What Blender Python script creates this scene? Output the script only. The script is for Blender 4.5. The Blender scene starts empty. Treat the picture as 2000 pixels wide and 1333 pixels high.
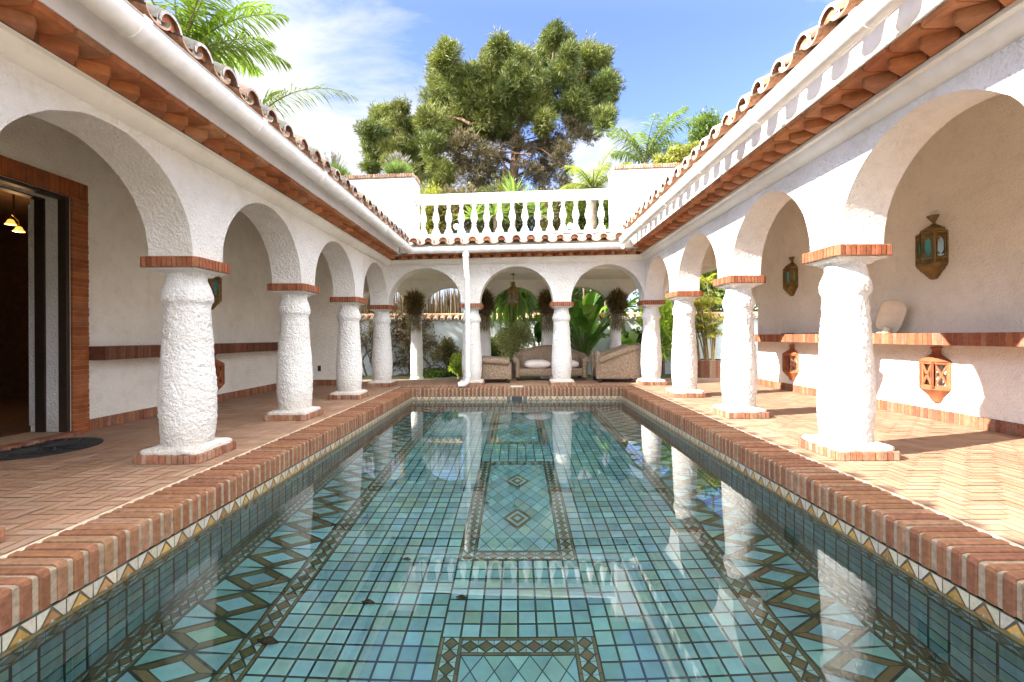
import bpy, math, random
import numpy as np
from mathutils import Vector, Matrix

SC = bpy.context.scene
COL = SC.collection
rng = np.random.default_rng(7)
random.seed(7)
PI = math.pi
sin, cos, rad = math.sin, math.cos, math.radians

# ------------------------------------------------------------------ camera
cam = bpy.data.cameras.new("camera")
cam.lens = 16.0; cam.sensor_width = 36.0
cam.shift_x = -0.0045; cam.shift_y = -0.00425
cam.clip_start = 0.05; cam.clip_end = 2000
cam_o = bpy.data.objects.new("camera", cam)
cam_o.location = (0, 0, 1.2)
cam_o.rotation_euler = (rad(90), 0.005, 0)
COL.objects.link(cam_o); SC.camera = cam_o

# ------------------------------------------------------------------ sun, sky, exposure
LDIR = Vector((0.952, 0.305, -0.617)).normalized()
sun = bpy.data.lights.new("sun", 'SUN')
sun.energy = 3.9; sun.angle = rad(0.53); sun.color = (1.0, 0.93, 0.82)
sun_o = bpy.data.objects.new("sun", sun)
sun_o.rotation_euler = LDIR.to_track_quat('-Z', 'Y').to_euler()
sun_o.location = (-20, -8, 15)
COL.objects.link(sun_o)
SC.view_settings.view_transform = 'Standard'
SC.view_settings.look = 'None'
SC.view_settings.exposure = 2.5
SC.view_settings.gamma = 1.0
SC.render.engine = 'CYCLES'
SC.cycles.use_denoising = True
SC.cycles.max_bounces = 10
SC.cycles.diffuse_bounces = 6
SC.cycles.sample_clamp_indirect = 6.0

world = bpy.data.worlds.new("World"); SC.world = world
world.use_nodes = True
nt = world.node_tree
bg = nt.nodes['Background']
sky = nt.nodes.new('ShaderNodeTexSky'); sky.sky_type = 'NISHITA'
sky.sun_disc = False
sky.sun_elevation = math.asin(-LDIR.z); sky.sun_rotation = math.atan2(-LDIR.x, -LDIR.y) % (2*PI)
sky.air_density = 1.0; sky.dust_density = 0.6; sky.ozone_density = 1.2
bg.inputs[1].default_value = 0.15
def N(nt_, typ, **kw):
    n = nt_.nodes.new(typ)
    for k, v in kw.items(): setattr(n, k, v)
    return n
# clouds: streaky noise on the sky sphere, denser low to the left of the pines
tc = N(nt, 'ShaderNodeTexCoord')
mp = N(nt, 'ShaderNodeMapping'); mp.inputs['Scale'].default_value = (1.6, 1.6, 4.2)
mp.inputs['Rotation'].default_value = (0.0, rad(-24), rad(8)); mp.inputs['Location'].default_value = (0.35, 0.1, 0.42)
nt.links.new(tc.outputs['Generated'], mp.inputs['Vector'])
n1 = N(nt, 'ShaderNodeTexNoise'); n1.inputs['Scale'].default_value = 1.5; n1.inputs['Detail'].default_value = 9; n1.inputs['Roughness'].default_value = 0.64
n1.inputs['Distortion'].default_value = 0.7
nt.links.new(mp.outputs[0], n1.inputs['Vector'])
def bank(direction, width, amount):
    d = N(nt, 'ShaderNodeVectorMath', operation='DOT_PRODUCT')
    d.inputs[1].default_value = Vector(direction).normalized()
    nt.links.new(tc.outputs['Generated'], d.inputs[0])
    m = N(nt, 'ShaderNodeMapRange'); m.inputs['From Min'].default_value = cos(width); m.inputs['From Max'].default_value = 1.0
    m.inputs['To Min'].default_value = 0; m.inputs['To Max'].default_value = amount
    m.interpolation_type = 'SMOOTHSTEP'
    nt.links.new(d.outputs['Value'], m.inputs['Value'])
    return m.outputs[0]
def addn(a, b):
    m = N(nt, 'ShaderNodeMath', operation='ADD')
    nt.links.new(a, m.inputs[0]); nt.links.new(b, m.inputs[1]); return m.outputs[0]
s_ = n1.outputs['Fac']
for dr, wd, am in (((-0.38, 1, 0.36), 0.34, 0.24), ((-0.16, 1, 0.56), 0.22, 0.10), ((0.19, 1, 0.36), 0.16, 0.26), ((-0.62, 1, 0.75), 0.2, 0.06), ((-0.95, 1, 0.2), 0.5, 0.2)):
    s_ = addn(s_, bank(dr, wd, am))
cr = N(nt, 'ShaderNodeMapRange'); cr.inputs['From Min'].default_value = 0.53; cr.inputs['From Max'].default_value = 0.80
nt.links.new(s_, cr.inputs['Value'])
mx = N(nt, 'ShaderNodeMix', data_type='RGBA')
mx.inputs[7].default_value = (1.3, 1.33, 1.39, 1)
sk2 = N(nt, 'ShaderNodeMix', data_type='RGBA'); sk2.blend_type = 'MULTIPLY'; sk2.inputs[0].default_value = 1.0
sk2.inputs[7].default_value = (0.40, 0.40, 0.575, 1)
nt.links.new(sky.outputs[0], sk2.inputs[6])
nt.links.new(cr.outputs[0], mx.inputs[0]); nt.links.new(sk2.outputs[2], mx.inputs[6])
# bright cloud bank, added behind the viewer and overhead as unseen fill light
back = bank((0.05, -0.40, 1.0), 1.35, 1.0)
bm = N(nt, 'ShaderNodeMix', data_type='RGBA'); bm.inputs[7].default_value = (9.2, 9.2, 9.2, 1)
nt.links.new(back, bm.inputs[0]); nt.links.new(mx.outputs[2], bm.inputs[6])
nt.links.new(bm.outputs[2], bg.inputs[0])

# ================================================================== helpers
def lin(r, g, b):
    f = lambda c: ((c/255+0.055)/1.055)**2.4 if c/255 > 0.04045 else c/255/12.92
    return (f(r), f(g), f(b))

def jit(c, a=0.12):
    k = 1+random.uniform(-a, a)
    return (c[0]*k, c[1]*k*(1+random.uniform(-a, a)*0.3), c[2]*k*(1+random.uniform(-a, a)*0.5))

def TZ(x, z):            # the right wing stands a little taller than the left one
    return z + 0.006*z*x if z > 0 else z

def thing(name, label, cat, loc=(0, 0, 0), group=None, rz=0):
    o = bpy.data.objects.new(name, None); COL.objects.link(o)
    o.empty_display_size = 0.2
    o.location = loc; o.rotation_euler = (0, 0, rz)
    o['label'] = label; o['category'] = cat
    if group: o['group'] = group
    return o

def tag(o, label, cat, group=None):
    o['label'] = label; o['category'] = cat
    if group: o['group'] = group
    return o

def structure(o, kind='structure', label=None):
    o['kind'] = kind
    if label: o['label'] = label
    return o

def world_loc(p):
    v = Vector((0, 0, 0))
    while p is not None:
        v += p.location; p = p.parent
    return v

class MB:
    """collects polygons with a colour each, links them as ONE mesh object"""
    def __init__(s): s.v = []; s.f = []; s.c = []; s.m = []
    def poly(s, pts, col=(1, 1, 1), mi=0):
        b = len(s.v); s.v += [tuple(p) for p in pts]; s.f.append(tuple(range(b, b+len(pts)))); s.c.append(col); s.m.append(mi)
    def faces(s, pts, fs, col=(1, 1, 1), mi=0):
        b = len(s.v); s.v += [tuple(p) for p in pts]
        for f in fs: s.f.append(tuple(b+i for i in f)); s.c.append(col); s.m.append(mi)
    def box(s, x0, x1, y0, y1, z0, z1, col=(1, 1, 1), bev=0.0, mi=0):
        if bev <= 0:
            p = [(x0,y0,z0),(x1,y0,z0),(x1,y1,z0),(x0,y1,z0),(x0,y0,z1),(x1,y0,z1),(x1,y1,z1),(x0,y1,z1)]
            s.faces(p, [(0,3,2,1),(4,5,6,7),(0,1,5,4),(1,2,6,5),(2,3,7,6),(3,0,4,7)], col, mi); return
        b = bev; P = []; idx = {}
        def vv(x, y, z):
            k = (round(x,6), round(y,6), round(z,6))
            if k not in idx: idx[k] = len(P); P.append((x, y, z))
            return idx[k]
        X = (x0, x1); Y = (y0, y1); Z = (z0, z1); sg = (1, -1); F = []
        cx, cy, cz = (x0+x1)/2, (y0+y1)/2, (z0+z1)/2
        def corner(i, j, k, ax):
            p = [X[i], Y[j], Z[k]]
            for a, q in enumerate((i, j, k)):
                if a != ax: p[a] += b*sg[q]
            return vv(*p)
        for ax in range(3):
            for q in (0, 1):
                o1, o2 = [(1,2),(0,2),(0,1)][ax]
                ring = []
                for (i1, i2) in ((0,0),(1,0),(1,1),(0,1)):
                    t = [0,0,0]; t[ax] = q; t[o1] = i1; t[o2] = i2
                    ring.append(corner(*t, ax))
                F.append(ring)
        for ax in range(3):
            o1, o2 = [(1,2),(0,2),(0,1)][ax]
            for i1 in (0,1):
                for i2 in (0,1):
                    r = []
                    for q, a in ((0,o1),(1,o1),(1,o2),(0,o2)):
                        t = [0,0,0]; t[ax] = q; t[o1] = i1; t[o2] = i2
                        r.append(corner(*t, a))
                    F.append(r)
        for i in (0,1):
            for j in (0,1):
                for k in (0,1):
                    F.append([corner(i,j,k,0), corner(i,j,k,1), corner(i,j,k,2)])
        FF = []
        for f in F:
            a, b2, c = (Vector(P[f[0]]), Vector(P[f[1]]), Vector(P[f[2]]))
            n = (b2-a).cross(c-a)
            m = sum((Vector(P[i]) for i in f), Vector())/len(f) - Vector((cx,cy,cz))
            FF.append(tuple(f) if n.dot(m) > 0 else tuple(reversed(f)))
        s.faces(P, FF, col, mi)
    def lathe(s, prof, n=24, c=(0, 0, 0), col=(1, 1, 1), caps=True, ph=0.0, mi=0, sx=1, sy=1):
        b = len(s.v)
        for r, z in prof:
            for i in range(n):
                a = 2*PI*i/n+ph
                s.v.append((c[0]+r*cos(a)*sx, c[1]+r*sin(a)*sy, c[2]+z))
        for k in range(len(prof)-1):
            for i in range(n):
                j = (i+1) % n
                s.f.append((b+k*n+i, b+k*n+j, b+(k+1)*n+j, b+(k+1)*n+i)); s.c.append(col); s.m.append(mi)
        if caps:
            s.f.append(tuple(b+i for i in reversed(range(n)))); s.c.append(col); s.m.append(mi)
            t = b+(len(prof)-1)*n
            s.f.append(tuple(t+i for i in range(n))); s.c.append(col); s.m.append(mi)
    def tube(s, pts, r, n=8, col=(1, 1, 1), caps=True, mi=0):
        pts = [Vector(p) for p in pts]
        rr = r if hasattr(r, '__len__') else [r]*len(pts)
        b = len(s.v); up = None
        for k, p in enumerate(pts):
            d = (pts[min(k+1, len(pts)-1)]-pts[max(k-1, 0)])
            d = d.normalized() if d.length > 1e-9 else Vector((0,0,1))
            if up is None:
                up = Vector((0,0,1)) if abs(d.z) < 0.9 else Vector((1,0,0))
            u = (up - d*up.dot(d)); u = u.normalized() if u.length > 1e-6 else d.orthogonal().normalized()
            up = u; w = d.cross(u)
            for i in range(n):
                a = 2*PI*i/n
                s.v.append(tuple(p+(u*cos(a)+w*sin(a))*rr[k]))
        for k in range(len(pts)-1):
            for i in range(n):
                j = (i+1) % n
                s.f.append((b+k*n+i, b+k*n+j, b+(k+1)*n+j, b+(k+1)*n+i)); s.c.append(col); s.m.append(mi)
        if caps:
            s.f.append(tuple(b+i for i in reversed(range(n)))); s.c.append(col); s.m.append(mi)
            t = b+(len(pts)-1)*n
            s.f.append(tuple(t+i for i in range(n))); s.c.append(col); s.m.append(mi)
    def grid(s, P, col=(1, 1, 1), mi=0, flip=False):
        """P[i][j] -> quads"""
        b = len(s.v); ni = len(P); nj = len(P[0])
        for row in P: s.v += [tuple(p) for p in row]
        for i in range(ni-1):
            for j in range(nj-1):
                q = (b+i*nj+j, b+(i+1)*nj+j, b+(i+1)*nj+j+1, b+i*nj+j+1)
                s.f.append(tuple(reversed(q)) if flip else q); s.c.append(col(i, j) if callable(col) else col); s.m.append(mi)
    def build(s, name, mats, parent=None, smooth=None, tilt=False, weld=False):
        L = world_loc(parent)
        vs = [((x, y, TZ(x, z)) if tilt else (x, y, z)) for x, y, z in s.v]
        if parent is not None: vs = [(x-L.x, y-L.y, z-L.z) for x, y, z in vs]
        me = bpy.data.meshes.new(name); me.from_pydata(vs, [], s.f)
        if not isinstance(mats, (list, tuple)): mats = [mats]
        for m in mats: me.materials.append(m)
        if len(mats) > 1: me.polygons.foreach_set('material_index', s.m)
        at = me.attributes.new('col', 'FLOAT_COLOR', 'FACE')
        arr = np.ones((len(s.f), 4), np.float32); arr[:, :3] = np.array(s.c, np.float32)
        at.data.foreach_set('color', arr.ravel())
        if weld:
            import bmesh
            bm = bmesh.new(); bm.from_mesh(me); bmesh.ops.remove_doubles(bm, verts=bm.verts, dist=1e-4)
            bm.to_mesh(me); bm.free()
        if smooth is not None:
            me.polygons.foreach_set('use_smooth', [True]*len(me.polygons))
            if smooth < 179: me.set_sharp_from_angle(angle=rad(smooth))
        me.update()
        o = bpy.data.objects.new(name, me); COL.objects.link(o)
        if parent is not None: o.parent = parent
        return o

def quads(name, V, C, mat, parent=None):
    """V (n,4,3) and C (n,3): many small leaf faces as one mesh"""
    V = np.asarray(V, np.float32); n = len(V)
    L = world_loc(parent)
    if parent is not None: V = V-np.array(L, np.float32)
    me = bpy.data.meshes.new(name)
    me.vertices.add(n*4); me.loops.add(n*4); me.polygons.add(n)
    me.vertices.foreach_set('co', V.reshape(-1))
    me.loops.foreach_set('vertex_index', np.arange(n*4, dtype=np.int32))
    me.polygons.foreach_set('loop_start', np.arange(0, n*4, 4, dtype=np.int32))
    me.polygons.foreach_set('loop_total', np.full(n, 4, dtype=np.int32))
    me.update(calc_edges=True)
    at = me.attributes.new('col', 'FLOAT_COLOR', 'FACE')
    arr = np.ones((n, 4), np.float32); arr[:, :3] = C
    at.data.foreach_set('color', arr.ravel())
    me.materials.append(mat)
    o = bpy.data.objects.new(name, me); COL.objects.link(o)
    if parent is not None: o.parent = parent
    return o

def unit(a): return a/np.maximum(np.linalg.norm(a, axis=-1, keepdims=True), 1e-9)

def leaf_quads(P, D, Ln, W, mid=0.5):
    """diamond leaves from base points P along D"""
    P = np.asarray(P, float); D = unit(np.asarray(D, float)); n = len(P)
    R = unit(rng.normal(size=(n, 3))); S = unit(np.cross(D, R))
    Ln = np.broadcast_to(np.asarray(Ln, float).reshape(-1, 1), (n, 1)); W = np.broadcast_to(np.asarray(W, float).reshape(-1, 1), (n, 1))
    return np.stack([P, P+D*Ln*mid+S*W/2, P+D*Ln, P+D*Ln*mid-S*W/2], 1)

def tint(n, base, a=0.25, warm=0.0):
    k = 1+rng.uniform(-a, a, (n, 1)); c = np.array(base)[None]*k
    w = rng.uniform(0, warm, (n, 1)); c = c*(1-w)+np.array([[0.16, 0.13, 0.02]])*w
    return np.clip(c, 0.002, 1)

# ================================================================== materials
def newmat(name):
    m = bpy.data.materials.new(name); m.use_nodes = True
    nt_ = m.node_tree; p = nt_.nodes['Principled BSDF']
    return m, nt_, p
def link(nt_, a, b): nt_.links.new(a, b)
def noise(nt_, scale, detail=4, rough=0.55, coord='Object', vec_scale=None):
    t = N(nt_, 'ShaderNodeTexCoord'); n = N(nt_, 'ShaderNodeTexNoise')
    n.inputs['Scale'].default_value = scale; n.inputs['Detail'].default_value = detail; n.inputs['Roughness'].default_value = rough
    if vec_scale:
        m = N(nt_, 'ShaderNodeMapping'); m.inputs['Scale'].default_value = vec_scale
        link(nt_, t.outputs[coord], m.inputs[0]); link(nt_, m.outputs[0], n.inputs['Vector'])
    else: link(nt_, t.outputs[coord], n.inputs['Vector'])
    return n
def ramp(nt_, src, stops):
    r = N(nt_, 'ShaderNodeValToRGB'); e = r.color_ramp.elements
    while len(e) < len(stops): e.new(0.5)
    for k, (p, c) in enumerate(stops): e[k].position = p; e[k].color = (*c, 1)
    link(nt_, src, r.inputs[0]); return r.outputs[0]
def mixc(nt_, fac, a, b, mode='MIX'):
    m = N(nt_, 'ShaderNodeMix', data_type='RGBA'); m.blend_type = mode
    for sock, val in ((m.inputs[0], fac), (m.inputs[6], a), (m.inputs[7], b)):
        if hasattr(val, 'is_output'): link(nt_, val, sock)
        elif isinstance(val, (tuple, list)): sock.default_value = (*val, 1)
        else: sock.default_value = val
    return m.outputs[2]
def bump(nt_, p, h, dist, strength=1.0, chain=None):
    b = N(nt_, 'ShaderNodeBump'); b.inputs['Strength'].default_value = strength; b.inputs['Distance'].default_value = dist
    link(nt_, h, b.inputs['Height'])
    if chain is not None: link(nt_, chain, b.inputs['Normal'])
    link(nt_, b.outputs[0], p.inputs['Normal']); return b.outputs[0]

def stucco(name, base, g=42, dist=0.02, strength=0.8, stain=0.12, splash=False):
    m, t, p = newmat(name)
    big = noise(t, 1.1, 5, 0.6); med = noise(t, 7, 4, 0.6)
    c = ramp(t, big.outputs['Fac'], [(0.3, tuple(b*(1-stain)*k for b, k in zip(base, (1, 0.985, 0.95)))), (0.62, base)])
    c2 = ramp(t, med.outputs['Fac'], [(0.25, (0.9, 0.89, 0.86)), (0.5, (1, 1, 1))])
    link(t, mixc(t, 1.0, c, c2, 'MULTIPLY'), p.inputs['Base Color'])
    p.inputs['Roughness'].default_value = 0.92; p.inputs['Specular IOR Level'].default_value = 0.15
    if splash:
        gz = N(t, 'ShaderNodeSeparateXYZ'); tco = N(t, 'ShaderNodeTexCoord'); link(t, tco.outputs['Object'], gz.inputs[0])
        mr = N(t, 'ShaderNodeMapRange'); mr.inputs['From Min'].default_value = .42; mr.inputs['From Max'].default_value = .10; link(t, gz.outputs['Z'], mr.inputs['Value'])
        ns = noise(t, 9, 5, .65); mm = N(t, 'ShaderNodeMath', operation='MULTIPLY'); link(t, mr.outputs[0], mm.inputs[0]); link(t, ns.outputs['Fac'], mm.inputs[1])
        src = p.inputs['Base Color'].links[0].from_socket
        link(t, mixc(t, mm.outputs[0], src, (.50, .43, .35), 'MIX'), p.inputs['Base Color'])
    a = noise(t, g, 5, 0.62); v = N(t, 'ShaderNodeTexVoronoi'); v.inputs['Scale'].default_value = g*1.25
    tcn = N(t, 'ShaderNodeTexCoord'); link(t, tcn.outputs['Object'], v.inputs['Vector'])
    sub = N(t, 'ShaderNodeMath', operation='SUBTRACT'); link(t, a.outputs['Fac'], sub.inputs[0])
    mul = N(t, 'ShaderNodeMath', operation='MULTIPLY'); mul.inputs[1].default_value = 0.25
    link(t, v.outputs['Distance'], mul.inputs[0]); link(t, mul.outputs[0], sub.inputs[1])
    bump(t, p, sub.outputs[0], dist, strength)
    return m

def colmat(name, rough=0.85, var=0.35, vscale=14, bdist=0.006, bscale=60, spec=0.3, bstr=0.6):
    m, t, p = newmat(name)
    a = N(t, 'ShaderNodeAttribute', attribute_name='col')
    n = noise(t, vscale, 5, 0.65)
    k = ramp(t, n.outputs['Fac'], [(0.28, (1-var,)*3), (0.72, (1+var*0.35,)*3)])
    link(t, mixc(t, 1.0, a.outputs['Color'], k, 'MULTIPLY'), p.inputs['Base Color'])
    p.inputs['Roughness'].default_value = rough; p.inputs['Specular IOR Level'].default_value = spec
    if bdist: bump(t, p, noise(t, bscale, 4, 0.6).outputs['Fac'], bdist, bstr)
    return m

def leafmat(name, trans=0.35, rough=0.5, var=0.0):
    m, t, p = newmat(name)
    a = N(t, 'ShaderNodeAttribute', attribute_name='col')
    link(t, a.outputs['Color'], p.inputs['Base Color'])
    p.inputs['Roughness'].default_value = rough; p.inputs['Specular IOR Level'].default_value = 0.35
    tr = N(t, 'ShaderNodeBsdfTranslucent')
    link(t, mixc(t, 1.0, a.outputs['Color'], (1.5, 1.7, 0.7), 'MULTIPLY'), tr.inputs['Color'])
    ms = N(t, 'ShaderNodeMixShader'); ms.inputs[0].default_value = trans
    link(t, p.outputs[0], ms.inputs[1]); link(t, tr.outputs[0], ms.inputs[2])
    link(t, ms.outputs[0], t.nodes['Material Output'].inputs['Surface'])
    return m

def plain(name, col, rough=0.5, metal=0.0, spec=0.5, bdist=0, bscale=80, var=0.0):
    m, t, p = newmat(name)
    p.inputs['Roughness'].default_value = rough; p.inputs['Metallic'].default_value = metal; p.inputs['Specular IOR Level'].default_value = spec
    n = noise(t, 9, 5, 0.6)
    link(t, ramp(t, n.outputs['Fac'], [(0.3, tuple(c*(1-var) for c in col)), (0.7, tuple(col))]), p.inputs['Base Color'])
    if bdist: bump(t, p, noise(t, bscale, 4).outputs['Fac'], bdist, 0.7)
    return m

M = {}
M['stucco'] = stucco('white_stucco', (0.83, 0.82, 0.79), 30, 0.036, 0.95, 0.16)
M['stucco_rough'] = stucco('coarse_white_stucco', (0.84, 0.835, 0.82), 36, 0.042, 1.0, 0.10, True)
M['stucco_in'] = stucco('cream_stucco', (0.84, 0.815, 0.75), 32, 0.030, 0.9, 0.12)
M['garden_stucco'] = stucco('shade_toned_garden_stucco', (0.55, 0.60, 0.61), 20, 0.015, 0.5, 0.3)  # base darkened and blued to stand in for shade on the garden wall
M['plaster'] = stucco('smooth_white_plaster', (0.80, 0.785, 0.75), 12, 0.003, 0.4, 0.12)
M['brick'] = colmat('brick', 0.88, 0.4, 22, 0.006, 70)
M['coping'] = colmat('coping_brick', 0.85, 0.45, 26, 0.005, 60)
M['terra'] = colmat('terracotta', 0.82, 0.35, 9, 0.004, 40)
M['rooftile'] = colmat('weathered_roof_tile', 0.92, 0.55, 26, 0.008, 45)
M['paving'] = colmat('brick_paving', 0.9, 0.30, 2.2, 0.005, 70)
M['pooltile'] = colmat('pool_tile', 0.30, 0.30, 3.2, 0.0008, 30, 0.4)
M['bandtile'] = colmat('waterline_tile', 0.35, 0.25, 40, 0.001, 60, 0.5)
M['upvc'] = plain('white_gutter_plastic', (0.80, 0.80, 0.78), 0.38, 0, 0.5, 0, 1, 0.20)
M['wood'] = plain('dark_door_wood', (0.035, 0.022, 0.014), 0.45, 0, 0.5, 0.002, 60, 0.4)
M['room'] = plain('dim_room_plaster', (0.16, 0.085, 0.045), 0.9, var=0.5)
M['leaf'] = leafmat('leaf', 0.35, 0.45)
M['needle'] = leafmat('pine_needle', 0.12, 0.6)
M['drystem'] = colmat('dry_stem', 0.95, 0.4, 20, 0.004, 60)
M['bark'] = colmat('bark', 0.95, 0.5, 6, 0.05, 9, 0.2, 1.0)
M['brass'] = plain('aged_brass', (0.26, 0.165, 0.05), 0.45, 0.5, 0.5, 0.003, 60, 0.55)
M['dark'] = plain('black_rubber', (0.018, 0.018, 0.02), 0.7, 0, 0.4, 0.004, 30, 0.3)
M['cushion'] = plain('pale_cushion_fabric', (0.70, 0.63, 0.60), 0.95, 0, 0.1, 0.004, 120, 0.08)
M['lampplastic'] = plain('cream_plastic', (0.62, 0.58, 0.48), 0.35, 0, 0.5, 0, 1, 0.15)
M['greyplastic'] = plain('grey_plastic', (0.03, 0.03, 0.032), 0.5)
M['white'] = plain('white_paint', (0.82, 0.81, 0.78), 0.6, 0, 0.4, 0.002, 40, 0.1)

def glassmat(name, col):
    m, t, p = newmat(name)
    n = noise(t, 30, 3)
    link(t, ramp(t, n.outputs['Fac'], [(0.3, tuple(c*0.55 for c in col)), (0.7, col)]), p.inputs['Base Color'])
    p.inputs['Roughness'].default_value = 0.12; p.inputs['Specular IOR Level'].default_value = 0.8
    return m
M['glass_blue'] = glassmat('turquoise_lantern_glass', (0.03, 0.34, 0.40))
M['glass_green'] = glassmat('green_lantern_glass', (0.12, 0.16, 0.02))
M['glass_clear'] = glassmat('smoky_lantern_glass', (0.12, 0.10, 0.055))

def wickermat():
    m, t, p = newmat('woven_wicker')
    tcn = N(t, 'ShaderNodeTexCoord')
    v = N(t, 'ShaderNodeTexVoronoi'); v.inputs['Scale'].default_value = 46; link(t, tcn.outputs['Object'], v.inputs['Vector'])
    n = noise(t, 24, 5, 0.75)
    h2 = N(t, 'ShaderNodeMath', operation='MULTIPLY'); link(t, v.outputs['Distance'], h2.inputs[0]); link(t, n.outputs['Fac'], h2.inputs[1])
    link(t, ramp(t, h2.outputs[0], [(0.06, (0.09, 0.06, 0.038)), (0.20, (0.22, 0.155, 0.10)), (0.42, (0.34, 0.255, 0.18))]), p.inputs['Base Color'])
    p.inputs['Roughness'].default_value = 0.75
    bump(t, p, h2.outputs[0], 0.02, 0.9)
    return m
M['wicker'] = wickermat()

def watermat():
    m, t, p = newmat('pool_water')
    p.inputs['Base Color'].default_value = (0.90, 0.985, 0.975, 1)
    p.inputs['Roughness'].default_value = 0.0; p.inputs['IOR'].default_value = 1.38; p.inputs['Specular IOR Level'].default_value = 1.0
    p.inputs['Transmission Weight'].default_value = 1.0
    n = noise(t, 1.6, 2, 0.4, vec_scale=(1, 0.55, 1))
    bump(t, p, n.outputs['Fac'], 0.007, 0.25)
    return m
M['water'] = watermat()

def groundmat():
    m, t, p = newmat('lawn_ground')
    n = noise(t, 2.2, 6, 0.65); n2 = noise(t, 40, 3)
    c = ramp(t, n.outputs['Fac'], [(0.32, (0.045, 0.035, 0.018)), (0.5, (0.07, 0.085, 0.02)), (0.7, (0.11, 0.13, 0.03))])
    link(t, mixc(t, 0.6, c, ramp(t, n2.outputs['Fac'], [(0.3, (0.5, 0.5, 0.5)), (0.7, (1.2, 1.2, 1.2))]), 'MULTIPLY'), p.inputs['Base Color'])
    p.inputs['Roughness'].default_value = 1.0
    bump(t, p, n2.outputs['Fac'], 0.03, 0.8)
    return m
M['ground'] = groundmat()

# ================================================================== ground, deck, pool
PX, PY0, PY1 = 2.43, 0.75, 10.60       # pool inner faces
CW = 0.37                              # coping width
ZW, ZF = -0.268, -1.34                  # water level, pool floor

def frame_sheet(name, X0, X1, Y0, Y1, hx0, hx1, hy0, hy1, z, mat):
    b = MB()
    for (a, c, d, e) in ((X0, X1, Y0, hy0), (X0, X1, hy1, Y1), (X0, hx0, hy0, hy1), (hx1, X1, hy0, hy1)):
        b.poly([(a, d, z), (c, d, z), (c, e, z), (a, e, z)])
    return b.build(name, mat)
structure(frame_sheet('ground', -400, 400, -200, 900, -5.0, 5.0, -1.0, 12.0, -0.16, M['ground']))

def deck():
    mort = (0.345, 0.24, 0.16)
    b = MB(); OX, OY = PX+CW+0.0, PY1+CW
    x0, x1, y0, y1 = -5.62, 6.2, -3.0, 12.95
    regs = [(x0, -OX-0.05, y0, y1), (OX+0.05, x1, y0, y1), (-OX-0.05, OX+0.05, OY+0.05, y1), (-OX-0.05, OX+0.05, y0, PY0-CW-0.05)]
    for (a, c, d, e) in ((x0-0.3, -OX, y0, y1), (OX, x1, y0, y1), (-OX, OX, OY, y1), (-OX, OX, y0, PY0-CW)):
        b.poly([(a, d, -0.005), (c, d, -0.005), (c, e, -0.005), (a, e, -0.005)], mort)
    # deck edge toward the lawn
    b.poly([(x0-0.3, y1, -0.25), (x0-0.3, y1, -0.008), (x1, y1, -0.008), (x1, y1, -0.25)], mort)
    W = 0.082; K = 3; g = 0.0045
    pal = [(0.34, 0.205, 0.13), (0.33, 0.195, 0.122), (0.35, 0.215, 0.14), (0.315, 0.18, 0.112), (0.36, 0.23, 0.155)]
    # clear border line by the coping
    R = 150
    for i in range(-R, R):
        for j in range(-40, 41):
            ox = (i + K*j)*W; oy = (i - K*j)*W
            for (bx0, by0, bw, bh) in ((ox, oy, K*W, W), (ox, oy+W, W, K*W)):
                if bx0 > x1 or bx0+bw < x0 or by0 > y1 or by0+bh < y0: continue
                for (ra, rb, rc, rd) in regs:
                    a, c = max(bx0, ra)+g, min(bx0+bw, rb)-g
                    d, e = max(by0, rc)+g, min(by0+bh, rd)-g
                    if c-a > 0.012 and e-d > 0.012:
                        dz = random.uniform(-0.002, 0.002)
                        b.poly([(a, d, dz), (c, d, dz), (c, e, dz), (a, e, dz)], jit(random.choice(pal), 0.055))
    o = b.build('brick_deck', M['paving']); structure(o)
deck()

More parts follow.
